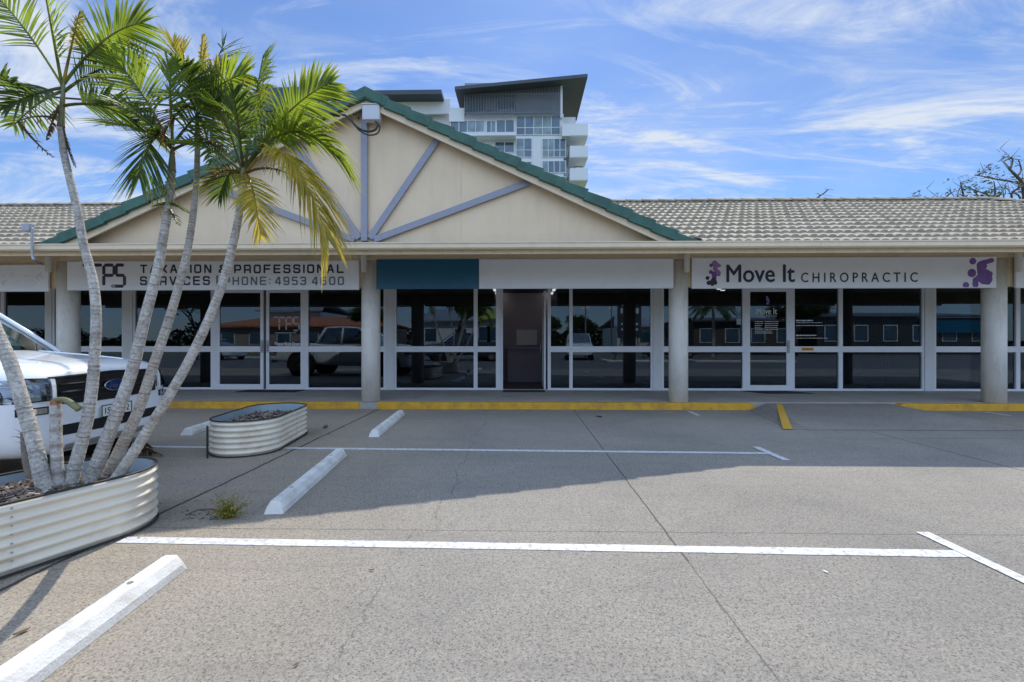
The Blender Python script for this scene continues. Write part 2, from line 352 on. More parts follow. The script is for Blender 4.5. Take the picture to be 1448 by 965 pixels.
_txt = {}
def text(name, s, x0, x1, y, z0, z1, m, parent=None, bold=0, fat=0, depth=.003, shear=0, spacing=1.0, yz=None):
    cu = bpy.data.curves.new('t', 'FONT'); cu.body = s; cu.extrude = 0; cu.offset = bold; cu.shear = shear
    cu.space_character = spacing; cu.resolution_u = 3
    to = bpy.data.objects.new('t', cu); C.objects.link(to)
    bpy.context.view_layer.update()
    me = bpy.data.meshes.new_from_object(to.evaluated_get(bpy.context.evaluated_depsgraph_get()))
    bpy.data.objects.remove(to)
    bm = bmesh.new(); bm.from_mesh(me)
    r = bmesh.ops.extrude_face_region(bm, geom=bm.faces[:])
    for v in r['geom']:
        if isinstance(v, bmesh.types.BMVert): v.co.z += 1
    xs = [v.co.x for v in bm.verts]; ys = [v.co.y for v in bm.verts]
    a, b, c, d = min(xs), max(xs), min(ys), max(ys)
    for v in bm.verts:
        u = (v.co.x-a)/(b-a); w = (v.co.y-c)/(d-c)
        v.co = Vector((x0+(x1-x0)*u, y-depth*v.co.z, z0+(z1-z0)*w))
    if fat:
        g0 = bm.verts[:]+bm.edges[:]+bm.faces[:]
        for i, (ox_, oz_) in enumerate(((fat, 0), (fat*.5, fat*.5), (fat*.5, -fat*.4))):
            r = bmesh.ops.duplicate(bm, geom=g0)
            for v in r['geom']:
                if isinstance(v, bmesh.types.BMVert): v.co += Vector((ox_, -2e-4*(i+1), oz_))
    bmesh.ops.recalc_face_normals(bm, faces=bm.faces)
    me2 = bpy.data.meshes.new(name); bm.to_mesh(me2); bm.free(); me2.materials.append(M[m])
    o = bpy.data.objects.new(name, me2); C.objects.link(o)
    if parent: o.parent = parent
    return o

# ------------------------------------------------------------ ground
def sheet(name, x0, x1, y0, y1, z, m):
    mb = MB(); mb.grid([[Vector((x0, y0, z)), Vector((x1, y0, z))], [Vector((x0, y1, z)), Vector((x1, y1, z))]])
    return struct(mb.build(name, m))
sheet('ground', -400, 400, -400, 400, -.012, 'grass')
sheet('road', -120, 120, -26, .25, -.004, 'asphalt')
mb = MB()
for (a, b) in ((.25, 4), (4, 9)):
    mb.grid([[Vector((-45, a, 0)), Vector((45, a, 0))], [Vector((-45, b, 0)), Vector((45, b, 0))]])
struct(mb.build('car_park', 'concrete'))
# walkway slab with kerb
KY = 8.80
struct(MB().box(-22, 14.2, KY+.16, 11.25, -.05, .13).build('walkway', 'walk', bevel=.006))
rampL, rampR = X(1085, KY), X(1255, KY)
def kerb_piece(pts_x, taper_l=0, taper_r=0):
    x0, x1 = pts_x; mb = MB()
    f = lambda x, z: Vector((x, KY, z))
    prof = [(x0, 0), (x1+taper_r, 0), (x1, .13) , (x0-0, .13)]
    pts = [f(x0-taper_l if taper_l else x0, -.05), f(x1, -.05), f(x1-taper_r, .128), f(x0, .128)]
    if taper_l: pts = [f(x0, -.05), f(x1, -.05), f(x1, .128), f(x0+taper_l, .128)]
    mb.prism(pts, (0, .16, 0)); return mb
for i, (a, b, tl, tr, lab) in enumerate(((-22, X(508, KY)-.0, 0, 0, 'yellow painted kerb running left from the second column'),
                             (X(533, KY), rampL, 0, .3, 'yellow painted kerb under the blue and white signs, worn along its middle'),
                             (rampR, 14.2, .3, 0, 'yellow painted kerb right of the ramp in front of the last column'))):
    o = kerb_piece((a, b), tl, tr).build('kerb', 'kerb', bevel=.012); struct(o)
struct(MB().box(X(508, KY)+.003, X(533, KY)-.003, KY+.012, KY+.157, -.05, .125).build('kerb_gap', 'walk'))
# pram ramp
mb = MB(); a, b = rampL-.02, rampR+.02
P = [Vector(p) for p in ((a-.32, KY-.004, .004), (a, KY-.004, .129), (b, KY-.004, .129), (b+.32, KY-.004, .004),
     (X(1117, 6.9), 6.9, .0045), (X(1117, 6.9)+.25, 6.85, .005), (7.0, 6.85, .005), (7.45, 6.9, .0045))]
v = [mb.bm.verts.new(p) for p in P]
for f in ((0, 4, 5, 1), (1, 5, 6, 2), (2, 6, 7, 3)): mb.bm.faces.new([v[i] for i in f])
struct(mb.build('kerb_ramp', 'concrete'))
def strip(name, p, q, w, m, z=.005):
    p, q = Vector(p).to_2d(), Vector(q).to_2d(); d = (q-p).normalized(); n = Vector((-d.y, d.x))*w/2
    mb = MB(); k = max(1, int((q-p).length/.25)); rows = []
    for i in range(k+1):
        c = p+(q-p)*i/k; j = random.uniform(.94, 1.05)
        rows.append([Vector((*(c-n*j), z)), Vector((*(c+n*j), z))])
    mb.grid(rows); return mb
def line(name, p, q, w, m='paint', z=.0032, label=None): return struct(strip(name, p, q, w, m, z).build(name, m))
A0, A1 = gp(172, 764), gp(1372, 784)
line('bay_line', A0, A1, .095)
line('bay_line', gp(1304, 753.5), gp(1500, 846), .085, z=.0062)
line('bay_line', gp(205, 632), gp(1092, 641.5), .085)
line('bay_line', gp(1068, 632.5), gp(1113, 652), .085, z=.0062)
line('bay_line', gp(974, 582), gp(988, 588), .07)
line('bay_line', gp(1393, 583), gp(1428, 588), .07)
# yellow line on the ramp flare, following its slope
mb = MB(); e0 = at(1098, 571, KY-.01); e1 = gp(1113, 607)
mb.grid([[Vector((X(1097, KY), KY-.01, .137)), Vector((X(1105, KY), KY-.01, .137))], [Vector((X(1107, 6.87), 6.87, .012)), Vector((X(1121, 6.87), 6.87, .012))]])
struct(mb.build('ramp_line', 'yline'))
line('ramp_line', (b+.30, 8.6, 0), (7.75, 7.0, 0), .035, 'yline')

# ------------------------------------------------------------ wheel stops
def wheel_stop(p, q, w, label):
    p, q = Vector(p), Vector(q); d = (q-p); L_ = d.length; ang = math.atan2(d.y, d.x)-math.pi/2
    t = thing('wheel_stop', label, 'wheel stop', (p.x, p.y, .002), ang, 'concrete wheel stops')
    mb = MB(); h = .092; rows = []
    prof = [(-w/2, 0), (-w/2*.93, h*.45), (-w/2*.48, h), (w/2*.48, h), (w/2*.93, h*.45), (w/2, 0)]
    ys = [0, .05, L_*.33, L_*.66, L_-.05, L_]
    for y in ys:
        e = .86 if y in (0, L_) else 1
        yy = y
        rows.append([Vector((x*(1 if z == 0 else e), yy + ((.02 if y == 0 else -.02 if y == L_ else 0) if z > 0 else 0), z*(.98 if e < 1 else 1))) for x, z in prof])
    vs = mb.grid(rows); mb.bm.faces.new(vs[0]); mb.bm.faces.new(vs[-1][::-1])
    bo = mb.build('stop_body', 'stop', t, bevel=.008)
    for y in (L_*.2, L_*.8):
        MB().cyl((0, y, h-.004), .014, .007, 12).build('fixing_bolt', 'galv', t)
    return t
wheel_stop((-1.84, .95, 0), (-1.98, 2.60, 0), .15, 'white wheel stop nearest the viewer, in full sun')
wheel_stop((-1.86, 3.43, 0), (-2.05, 5.2, 0), .145, 'pale wheel stop in the shade beside the tuft of weed')
wheel_stop((-2.0, 6.22, 0), (-2.12, 8.1, 0), .145, 'white wheel stop standing before the blue sign near the second column')
wheel_stop((-4.62, 6.28, 0), (-4.82, 8.05, 0), .16, 'white wheel stop half hidden behind the empty corrugated planter')

# ------------------------------------------------------------ planters
def obround(l, w, n=18):   # straight part l along y, radius w/2
    r = w/2; pts = []
    for k in range(n+1):
        a = math.pi*k/n; pts.append(Vector((r*math.cos(a), l/2+r*math.sin(a))))
    for k in range(6): pts.append(Vector((-r, l/2-l*(k+1)/7)))
    for k in range(n+1):
        a = math.pi+math.pi*k/n; pts.append(Vector((r*math.cos(a), -l/2+r*math.sin(a))))
    for k in range(6): pts.append(Vector((r, -l/2+l*(k+1)/7)))
    return pts
def planter(name, label, loc, rz, l, w, h, soil_z, chips, corr=6):
    t = thing(name, label, 'planter', loc, rz, 'corrugated steel planters')
    ring = obround(l, w); n = len(ring)
    def normal(i):
        p = ring[i]; c = Vector((0, max(-l/2, min(l/2, p.y)))); return (p-c).normalized()
    mb = MB(); rows = []; K = corr*10
    for j in range(K+1):
        z = .012+(h-.02)*j/K; u = (j/K)*corr
        off = .011*math.sin(2*math.pi*u-math.pi/2)
        rows.append([Vector((*(ring[i % n]+normal(i % n)*off), z)) for i in range(n+1)])
    mb.grid(rows); bmesh.ops.remove_doubles(mb.bm, verts=mb.bm.verts, dist=1e-5)
    mb.build('corrugated_wall', 'tank', t, smooth=True)
    mb = MB(); mb.grid([[Vector((*(ring[i % n]-normal(i % n)*.014), z)) for i in range(n+1)] for z in (.03, h-.008)])
    mb.build('liner', 'tankin', t, smooth=True)
    mb = MB(); pts = [Vector((*(ring[i]), h)) for i in range(n)]; pts.append(pts[0]); mb.tube(pts, .008, 8, cap=False)
    mb.build('rubber_rim', 'rubber', t, smooth=True)
    mb = MB(); pts = [Vector((*(ring[i]+normal(i)*.012), .012)) for i in range(n)]; pts.append(pts[0]); mb.tube(pts, .006, 6, cap=False)
    mb.build('base_trim', 'rubber', t, smooth=True)
    # riveted seam
    for z in [h*(.08+.84*k/7) for k in range(8)]:
        p = ring[n-3]+normal(n-3)*.012; MB().cyl((p.x, p.y, z), .006, .006, 8).build('rivet', 'galv', t)
    # mulch: mounded soil
    mb = MB(); rows = []
    for q in range(11):
        s = q/10
        rows.append([Vector((*(ring[i % n]*(s*.97+.001)), soil_z+.05*(1-s*s)+(.018*math.sin(i*1.7+q*2.3) if 0 < q < 10 else 0))) for i in range(n+1)])
    mb.grid(rows); mb.build('mulch', 'soil', t, smooth=True)
    mb = MB(); mb2 = MB(); rnd = random.Random(3)
    for k in range(chips):
        a = rnd.random()*2*math.pi; s = math.sqrt(rnd.random())*.93
        s = s*.86; p = ring[int(rnd.random()*n)]*s
        c = Vector((p.x, p.y, soil_z+.05*(1-s*s)+rnd.uniform(.0, .03)))
        M_ = Matrix.Translation(c) @ Matrix.Rotation(rnd.random()*6.3, 4, 'Z') @ Matrix.Rotation(rnd.uniform(-.7, .7), 4, 'Y') @ Matrix.Rotation(rnd.uniform(-.7, .7), 4, 'X')
        L_, W_, H_ = rnd.uniform(.02, .065), rnd.uniform(.006, .016), rnd.uniform(.003, .008)
        tgt = mb2 if rnd.random() < .28 else mb
        vs = [tgt.bm.verts.new(M_ @ Vector(q)) for q in ((-L_, -W_, 0), (L_, -W_*.6, 0), (L_*.9, W_*.7, 0), (-L_*.8, W_, 0), (-L_*.9, -W_*.7, H_), (L_*.9, -W_*.5, H_), (L_*.8, W_*.5, H_), (-L_*.8, W_*.7, H_))]
        for f in ((0, 3, 2, 1), (4, 5, 6, 7), (0, 1, 5, 4), (1, 2, 6, 5), (2, 3, 7, 6), (3, 0, 4, 7)): tgt.bm.faces.new([vs[i] for i in f])
    o = mb.build('bark_chips', 'chip', t); o['kind'] = 'stuff'
    if len(mb2.bm.verts): o = mb2.build('dry_litter', 'chippale', t); o['kind'] = 'stuff'
    return t
planter('corrugated_planter', 'cream corrugated steel planter holding the palm clump, lower left', (-3.22, 2.56, .003), R(-21), 1.2, .79, .405, .29, 2200)
pl2 = planter('corrugated_planter', 'empty cream corrugated steel planter with blue lined inside and no palms', (-3.31, 5.86, .003), R(7), .82, .76, .40, .26, 700, 6)
MB().box(-.27, -.255, -.79, -.775, 0, .36).build('support_strip', 'rubber', pl2)

# ------------------------------------------------------------ palms
def smooth_path(pts, k=8):
    pts = [Vector(p) for p in pts]; out = []
    for i in range(len(pts)-1):
        p0, p1, p2, p3 = pts[max(i-1, 0)], pts[i], pts[i+1], pts[min(i+2, len(pts)-1)]
        for j in range(k):
            t = j/k
            out.append(.5*((2*p1)+(p2-p0)*t+(2*p0-5*p1+4*p2-p3)*t*t+(3*p1-p0-3*p2+p3)*t**3))
    out.append(pts[-1]); return out
def resample(pts, step):
    out = [pts[0]]; acc = 0
    for a, b in zip(pts, pts[1:]):
        d = (b-a).length; s = 0
        while acc+(d-s) >= step:
            s += step-acc; out.append(a+(b-a)*(s/d)); acc = 0
        acc += d-s
    out.append(pts[-1]); return out
def frond(P0, P1, arch, roll, L_, mat, parent, n=30, sparse=0, stalk=.22, name='frond', wid=.0068, droop=.22, seed=0):
    rnd = random.Random(seed)
    P0, P1 = Vector(P0), Vector(P1); mid = (P0+P1)/2+Vector((0, 0, arch))+(P1-P0)*.0
    def bz(t): return P0*(1-t)**2+mid*2*t*(1-t)+P1*t*t
    def bt(t): return ((mid-P0)*(1-t)+(P1-mid)*t).normalized()
    mb = MB(); ts = [i/16 for i in range(17)]
    lay = mb.bm.verts.layers.float.get('ring') or mb.bm.verts.layers.float.new('ring')
    mb.tube([bz(t) for t in ts], [.009*(1-t)+.0018 for t in ts], 5, ring=[.3]*17)
    lay = mb.bm.verts.layers.float.get('ring')
    side0 = None
    for side in (-1, 1):
        for i in range(n):
            if rnd.random() < sparse: continue
            t = stalk+(1-stalk)*(i+rnd.uniform(-.25, .25))/(n-1); t = min(max(t, stalk), .995)
            p = bz(t); T = bt(t)
            ref = Vector((0, 0, 1)) if abs(T.z) < .93 else Vector((0, 1, 0))
            S = T.cross(ref).normalized(); Nn = S.cross(T).normalized()
            S2 = S*math.cos(roll)+Nn*math.sin(roll); N2 = -S*math.sin(roll)+Nn*math.cos(roll)
            u = (t-stalk)/(1-stalk)
            ang = R(68-46*u+rnd.uniform(-6, 6))
            prof = (.45+.9*u)*(1 if u < .45 else 1)*(math.sin(math.pi*min(1, (.16+.84*(1-u)*1.15)))**.6 if u > .5 else 1)
            prof = max(.25, math.sin(math.pi*(.14+.78*u))**.7)
            ll = .82*L_*prof*rnd.uniform(.8, 1.15)
            d = (T*math.cos(ang)+S2*side*math.sin(ang)+N2*rnd.uniform(.15, .38)).normalized()
            wv = d.cross(N2).normalized()
            K = 5; prevv = None; w0 = .85*wid*rnd.uniform(.8, 1.15)
            tipv = 1 if rnd.random() < .3 else .3
            dr = droop*rnd.uniform(.5, 1.3)
            for k in range(K+1):
                s = k/K; c = p+d*ll*s+Vector((0, 0, -1))*dr*ll*s*s
                w = w0*(.35+1.0*math.sin(math.pi*min(1, s*.8+.18)))*(1-s**4) if k < K else .0006
                a_ = mb.bm.verts.new(c-wv*w+N2*w*.5); m_ = mb.bm.verts.new(c); b_ = mb.bm.verts.new(c+wv*w+N2*w*.5)
                for vv in (a_, m_, b_): vv[lay] = tipv*max(0, (s-.65)/.35)
                if prevv:
                    mb.bm.faces.new((prevv[0], prevv[1], m_, a_)); mb.bm.faces.new((prevv[1], prevv[2], b_, m_))
                prevv = (a_, m_, b_)
    me = mb.build(name, LM[mat], parent); return me

def palm(path, r0, r1, label, shaft, fronds, D, Dtop=None, name='palm_tree'):
    """path in photo pixels at depth D (to Dtop)"""
    Dtop = D if Dtop is None else Dtop; n = len(path)
    W = [atD(px, py, D+(Dtop-D)*(i/(n-1))) for i, (px, py) in enumerate(path)]
    base = W[0].copy(); t = thing(name, label, 'palm', base, 0, 'palm stems of the clump in the planter')
    pts = resample(smooth_path([w-base for w in W]), .0065); rnd = random.Random(len(path)+int(path[0][0]))
    rad, rg = [], []; nextring = .03; k = 0; dist = 0; gap = .03
    for i, p in enumerate(pts):
        s = i/len(pts); dist += .0065
        r = r0+(r1-r0)*s+.010*math.exp(-s*22)
        ph = dist-nextring
        if ph > gap: nextring += gap; gap = rnd.uniform(.018, .034)*(1.25-.4*s); ph = dist-nextring
        q = max(0, 1-abs(ph)/.007)
        rad.append(r*(1+.09*q+rnd.uniform(-.012, .012)))
        rg.append(.95*q*rnd.uniform(.4, 1))
    mb = MB(); mb.tube(pts, rad, 14, ring=rg); mb.build('trunk', 'trunk', t, smooth=True)
    top = pts[-1]
    if shaft:
        sp = [w-base for w in shaft(top+base)]
        mb = MB(); sp = smooth_path(sp, 6); m_ = len(sp)
        mb.tube(sp, [r1*(1.18-.75*(i/(m_-1))) for i in range(m_)], 12); cs = mb.build('crownshaft', 'trunkgreen', t, smooth=True)
        crown = sp[-2]
    else: crown = top
    for j, f in enumerate(fronds):
        (bx, by), (tx, ty), dz, arch, roll, L_, mt = f[:7]; kw = f[7] if len(f) > 7 else {}
        b_ = atD(bx, by, Dtop)-base; e_ = atD(tx, ty, Dtop+dz)-base
        frond(b_, e_, arch, R(roll), L_, mt, t, seed=j+int(path[0][0]), **kw)
    return t
up = lambda a, b: (lambda top: [top, top+Vector((a*.5, 0, b*.5)), top+Vector((a, 0, b))])
palm([(68, 702), (58, 668), (48, 625), (32, 570), (15, 515), (-5, 470), (-40, 380), (-70, 260), (-85, 150)], .040, .028,
     'leaning grey palm stem at the far left of the clump, its crown out of view', up(0, .3),
     [((-85, 110), (25, 122), -.1, .10, 20, .30, 'd', dict(n=26, stalk=.35)), ((-85, 100), (-200, 60), .2, .2, 0, .35, 'g'), ((-85, 110), (-160, 200), -.2, .2, 0, .35, 'g'), ((-85, 100), (-60, -60), .2, .1, 0, .35, 'g')], 2.95)
palm([(95, 700), (106, 660), (122, 600), (130, 550), (134, 500), (136, 450), (132, 400), (118, 345), (110, 300), (98, 250), (90, 215), (86, 180)], .037, .018,
     'ringed palm stem with the tallest crown, second from the left of the clump', up(.02, .30),
     [((88, 120), (-25, -25), .10, .10, 65, .40, 'g', dict(n=30, stalk=.3)),
      ((88, 124), (52, -70), -.2, .02, 40, .42, 'g', dict(n=28)),
      ((88, 122), (200, 33), .1, .17, 60, .40, 'g', dict(n=30, stalk=.3)),
      ((89, 120), (112, 18), .0, .02, 0, .10, 'y', dict(n=14, stalk=.55, wid=.0075)),
      ((86, 125), (10, 150), -.25, .03, 30, .34, 'd', dict(n=26)),
      ((86, 130), (20, 178), .25, .06, -20, .34, 'd', dict(n=22)),
      ((90, 150), (222, 196), .15, .18, 25, .38, 'd', dict(n=36, stalk=.2)),
      ((90, 130), (170, 90), .35, .06, 50, .34, 'd', dict(n=28)),
      ((84, 150), (66, 195), -.1, .02, 0, .05, 'b', dict(n=8, wid=.01)),
      ((86, 170), (26, 172), .05, .06, -60, .10, 'b', dict(n=12, wid=.004, sparse=.4)),
      ((26, 172), (74, 222), .05, -.03, -60, .05, 'b', dict(n=8, wid=.003, sparse=.4, stalk=.02)),
      ((88, 178), (105, 235), .02, -.03, -60, .06, 'b', dict(n=10, wid=.006))], 3.05)
palm([(118, 700), (140, 650), (165, 585), (188, 520), (205, 450), (222, 385), (233, 325), (240, 280), (243, 243)], .043, .022,
     'thick grey palm stem in the middle with a green crownshaft and leafy side tuft', up(.005, .17),
     [((242, 205), (146, 66), .12, .12, 68, .46, 'g', dict(n=36, stalk=.25, wid=.0078)),
      ((242, 208), (150, 178), .3, .10, 20, .36, 'd', dict(n=28)),
      ((244, 205), (322, 128), .1, .08, 40, .34, 'd', dict(n=24)),
      ((242, 210), (150, 150), -.2, .14, 30, .34, 'd', dict(n=34)),
      ((240, 200), (196, 250), -.15, .28, 0, .42, 'd', dict(n=34, stalk=.3)),
      ((244, 206), (238, 90), -.15, .03, 30, .34, 'g', dict(n=26, stalk=.3)),
      ((245, 212), (318, 212), -.1, .1, 0, .20, 'b', dict(n=16, wid=.005, sparse=.3)),
      ((240, 290), (220, 292), -.05, .02, 10, .09, 'd', dict(n=8, wid=.006, stalk=.1)),
      ((240, 288), (262, 300), -.1, .02, 10, .10, 'd', dict(n=9, wid=.006, stalk=.1)),
      ((241, 290), (232, 268), -.03, .02, 60, .07, 'd', dict(n=7, wid=.006, stalk=.1)),
      ((240, 296), (252, 318), -.1, .0, 10, .07, 'd', dict(n=7, wid=.005, stalk=.1))], 3.12)
palm([(140, 700), (168, 640), (196, 580), (216, 520), (238, 455), (254, 400), (267, 345), (276, 280), (279, 225), (279, 195)], .039, .016,
     'slender palm stem crossing the gable, topped by a browned crown with one yellow spear', up(-.0, .2),
     [((279, 150), (286, 50), .0, .01, 20, .11, 'y', dict(n=18, stalk=.45, wid=.010)),
      ((278, 150), (244, 62), -.1, .03, 60, .30, 'y', dict(n=18, stalk=.3, wid=.007)),
      ((280, 150), (318, 60), .2, .03, 30, .32, 'd', dict(n=18, stalk=.4, wid=.007)),
      ((280, 140), (322, 92), .0, .12, 10, .14, 'b', dict(n=18)),
      ((278, 150), (236, 140), .1, .10, 30, .34, 'd', dict(n=28)),
      ((280, 150), (345, 105), -.15, .07, 60, .36, 'g', dict(n=28)),
      ((280, 152), (262, 95), -.2, .04, 20, .30, 'd', dict(n=24)),
      ((280, 150), (322, 168), .15, .10, 30, .30, 'b', dict(n=26)),
      ((280, 155), (350, 190), -.2, .18, 0, .34, 'g', dict(n=30)),
      ((276, 155), (232, 190), -.2, .14, 0, .30, 'b', dict(n=24)),
      ((280, 165), (300, 228), -.3, .1, 0, .30, 'd', dict(n=24)),
      ((278, 165), (310, 215), .2, .1, 0, .22, 'b', dict(n=20, wid=.005, sparse=.2))], 3.25)
palm([(150, 700), (176, 660), (205, 615), (238, 562), (270, 505), (298, 445), (318, 390), (332, 335), (340, 290), (343, 262)], .034, .023,
     'pale palm stem leaning furthest right with yellow drooping fronds over the gable', up(.01, .16),
     [((346, 240), (372, 78), .05, .04, 60, .40, 'g', dict(n=34, stalk=.3, wid=.0075)),
      ((348, 236), (466, 118), -.05, .16, 62, .36, 'g', dict(n=36, stalk=.35, wid=.0078)),
      ((346, 240), (478, 225), .05, .44, 10, .46, 'g', dict(n=50, stalk=.3, wid=.0085, droop=.5)),
      ((348, 244), (462, 335), -.15, .62, 0, .46, 'y', dict(n=60, stalk=.3, wid=.0095, droop=.75)),
      ((344, 246), (368, 330), -.2, .22, 0, .26, 'y', dict(n=34, stalk=.3)),
      ((342, 240), (300, 120), .15, .05, 50, .34, 'g', dict(n=28)),
      ((344, 240), (330, 130), -.3, .05, 40, .36, 'd', dict(n=28)),
      ((342, 244), (262, 205), -.1, .1, 30, .26, 'g', dict(n=26)),
      ((340, 246), (312, 276), .1, .16, 10, .30, 'd', dict(n=24)),
      ((344, 240), (420, 160), .3, .1, 30, .36, 'd', dict(n=30)),
      ((346, 246), (430, 262), -.05, .14, -40, .14, 'b', dict(n=14, wid=.004, sparse=.3)),
      ((342, 248), (290, 262), -.1, .12, -40, .10, 'b', dict(n=12, wid=.004)),
      ((346, 240), (440, 190), .25, .22, 20, .32, 'g', dict(n=34))], 3.12)
# cut stump with fallen section
st = thing('palm_stump', 'short sawn palm stump with rusty cut end beside the leaning stem', 'palm stump', atD(84, 700, 3.0))
b0 = st.location
mb = MB(); pp = smooth_path([atD(84, 700, 3.0)-b0, atD(80, 640, 3.0)-b0, atD(79, 572, 3.0)-b0], 14)
mb.tube(pp, [.034-.006*i/len(pp)+(.0015 if i % 4 == 0 else 0) for i in range(len(pp))], 14, ring=[.6 if i % 4 == 0 else 0 for i in range(len(pp))]); mb.build('trunk', 'trunk', st, smooth=True)
mb = MB(); mb.tube([atD(79, 572, 3.0)-b0, atD(79, 566, 3.0)-b0], [.029, .024], 12); mb.build('cut_end', 'rust', st)
mb = MB(); pp = smooth_path([atD(78, 566, 3.0)-b0, atD(92, 566, 2.98)-b0, atD(104, 573, 2.96)-b0, atD(112, 579, 2.96)-b0], 6)
mb.tube(pp, [.017+.004*(i/len(pp)) for i in range(len(pp))], 10); mb.build('bent_stub', 'trunkgreen', st, smooth=True)
st2 = thing('palm_stump', 'small dark fibrous palm stub behind the leaning stem', 'palm stump', atD(48, 690, 3.15)); b0 = st2.location
mb = MB(); pp = smooth_path([Vector((0, 0, 0)), atD(38, 650, 3.15)-b0, atD(34, 612, 3.15)-b0], 6); mb.tube(pp, [.03-.012*i/len(pp) for i in range(len(pp))], 10, ring=[.8]*len(pp)); mb.build('trunk', 'trunk', st2, smooth=True)
mb = MB(); rnd = random.Random(5)
for k in range(60):
    p = pp[rnd.randrange(len(pp))]; d = Vector((rnd.uniform(-1, 1), rnd.uniform(-1, 1), rnd.uniform(.2, 1.4))).normalized()*rnd.uniform(.04, .09)
    mb.tube([p, p+d*.6, p+d+Vector((0, 0, -.015))], [.002, .0015, .0006], 4)
mb.build('fibre', 'deadleaf', st2)
# fallen dry frond hanging over the rim
df = thing('fallen_frond', 'dry brown palm frond lying on the ground behind the palm planter', 'dead frond', gp(185, 645))
b0 = df.location
frond(Vector((-.35, 0, .06)), Vector((.36, -.02, .02)), .12, R(30), .16, 'b', df, n=26, name='frond', wid=.006, droop=.5, seed=3, stalk=.1)
frond(Vector((-.3, .15, .1)), Vector((.2, .05, .03)), .14, R(-30), .18, 'b', df, n=26, name='frond', wid=.006, droop=.6, seed=4, stalk=.1)

# weed tuft and twig
wd = thing('weed_tuft', 'yellow green weed tuft growing from the joint beside the wheel stop', 'weed', gp(322, 733))
mb = MB(); rnd = random.Random(9)
for k in range(70):
    a = rnd.random()*6.28; r = rnd.uniform(.03, .17); hgt = rnd.uniform(.03, .19)*(1.3-r*4)
    p0 = Vector((rnd.uniform(-.03, .03), rnd.uniform(-.02, .02), 0)); p2 = Vector((math.cos(a)*r*1.2, math.sin(a)*r*.7, max(.01, hgt)))
    p1 = (p0+p2)/2+Vector((0, 0, .03)); mb.tube([p0, p1, p2], [.0016, .0012, .0006], 4)
    for q in range(9):
        c = p0.lerp(p2, .25+.75*q/9)+Vector((rnd.uniform(-.012, .012), rnd.uniform(-.012, .012), rnd.uniform(0, .02)))
        s = rnd.uniform(.005, .012); d1 = Vector((rnd.uniform(-1, 1), rnd.uniform(-1, 1), rnd.uniform(-.3, 1))).normalized()*s; d2 = d1.orthogonal().normalized()*s*.5
        mb.bm.faces.new([mb.bm.verts.new(c+e) for e in (-d1, d2, d1, -d2)])
mb.build('leaves', 'weed', wd)
mb = MB(); g0 = gp(262, 731)
mb.tube([g0+Vector((0, 0, .012)), gp(280, 727)+Vector((0, 0, .03)), gp(302, 724)+Vector((0, 0, .02)), gp(312, 727)+Vector((0, 0, .01))], [.004, .006, .007, .004], 6)
for k in range(40):
    c = gp(rnd.uniform(258, 312), rnd.uniform(722, 736)); mb.tube([c+Vector((0, 0, .004)), c+Vector((rnd.uniform(-.03, .03), rnd.uniform(-.02, .02), .008))], .0025, 4)
tag(mb.build('twig', 'deadleaf'), 'dead brown twig lying left of the weed tuft', 'twig')
# fallen leaves and pebbles
def litter(px, py, s, m, nm, lab, cat, grp):
    c = gp(px, py); mb = MB(); a = random.random()*6.28
    pts = []
    for k in range(7):
        t = k/6*2-1; w = (1-t*t)*.38
        pts.append((t, w))
    rows = [[c+Vector(((t*math.cos(a)-q*w*math.sin(a))*s, (t*math.sin(a)+q*w*math.cos(a))*s, .006+s*.25*abs(q)*(.4+t*.3)+.1*s*t*t)) for q in (-1, 0, 1)] for t, w in pts]
    mb.grid(rows); o = mb.build(nm, m); md = o.modifiers.new('Solid', 'SOLIDIFY'); md.thickness = .0015
    return tag(o, lab, cat, grp)
litter(31, 896, .03, 'deadleaf', 'fallen_leaf', 'curled brown leaf on sunlit concrete left of the nearest wheel stop', 'leaf', 'fallen leaves')
litter(419, 942, .014, 'deadleaf', 'fallen_leaf', 'tiny dark leaf at the bottom, right of the nearest wheel stop', 'leaf', 'fallen leaves')
litter(525, 808, .016, 'deadleaf', 'fallen_leaf', 'small dark leaf just below the long bay line in the sun', 'leaf', 'fallen leaves')
litter(847, 590, .09, 'deadleaf', 'fallen_leaf', 'dark flattened leaf on the shaded concrete before the yellow kerb', 'leaf', 'fallen leaves')
litter(460, 605, .09, 'deadleaf', 'fallen_leaf', 'brown leaf between the empty planter and the wheel stop', 'leaf', 'fallen leaves')
litter(1167, 810, .016, 'vinylwhite', 'paper_scrap', 'tiny white scrap on the sunlit concrete under the bay line end', 'scrap', None)

mb = MB(); rnd = random.Random(77)
def bit(x, y, s_):
    a = rnd.random()*6.28; d1 = Vector((math.cos(a), math.sin(a), rnd.uniform(-.1, .2)))*s_; d2 = Vector((-math.sin(a), math.cos(a), rnd.uniform(-.2, .2)))*s_*rnd.uniform(.25, .6)
    c = Vector((x, y, .005+s_*.3)); mb.bm.faces.new([mb.bm.verts.new(c+e_) for e_ in (-d1, d2, d1*.9, -d2)])
for k in range(120): bit(rnd.gauss(-2.72, .035), rnd.uniform(3.4, 8.6), rnd.uniform(.004, .011))
for k in range(140): bit(rnd.gauss(-2.75, .25), rnd.gauss(3.55, .45), rnd.uniform(.004, .013))
for k in range(90): bit(rnd.uniform(-2.6, 3.5), rnd.gauss(3.18, .03), rnd.uniform(.003, .008))
for k in range(160): bit(rnd.uniform(-7, 11), 8.76-abs(rnd.gauss(0, .05)), rnd.uniform(.005, .014))
for k in range(110): bit(rnd.uniform(-5, 7), rnd.uniform(1.8, 8.5), rnd.uniform(.003, .009))
tag(mb.build('leaf_litter', 'deadleaf'), 'scattered dry leaf crumbs along the joints, kerb and planter foot', 'litter', kind='stuff')

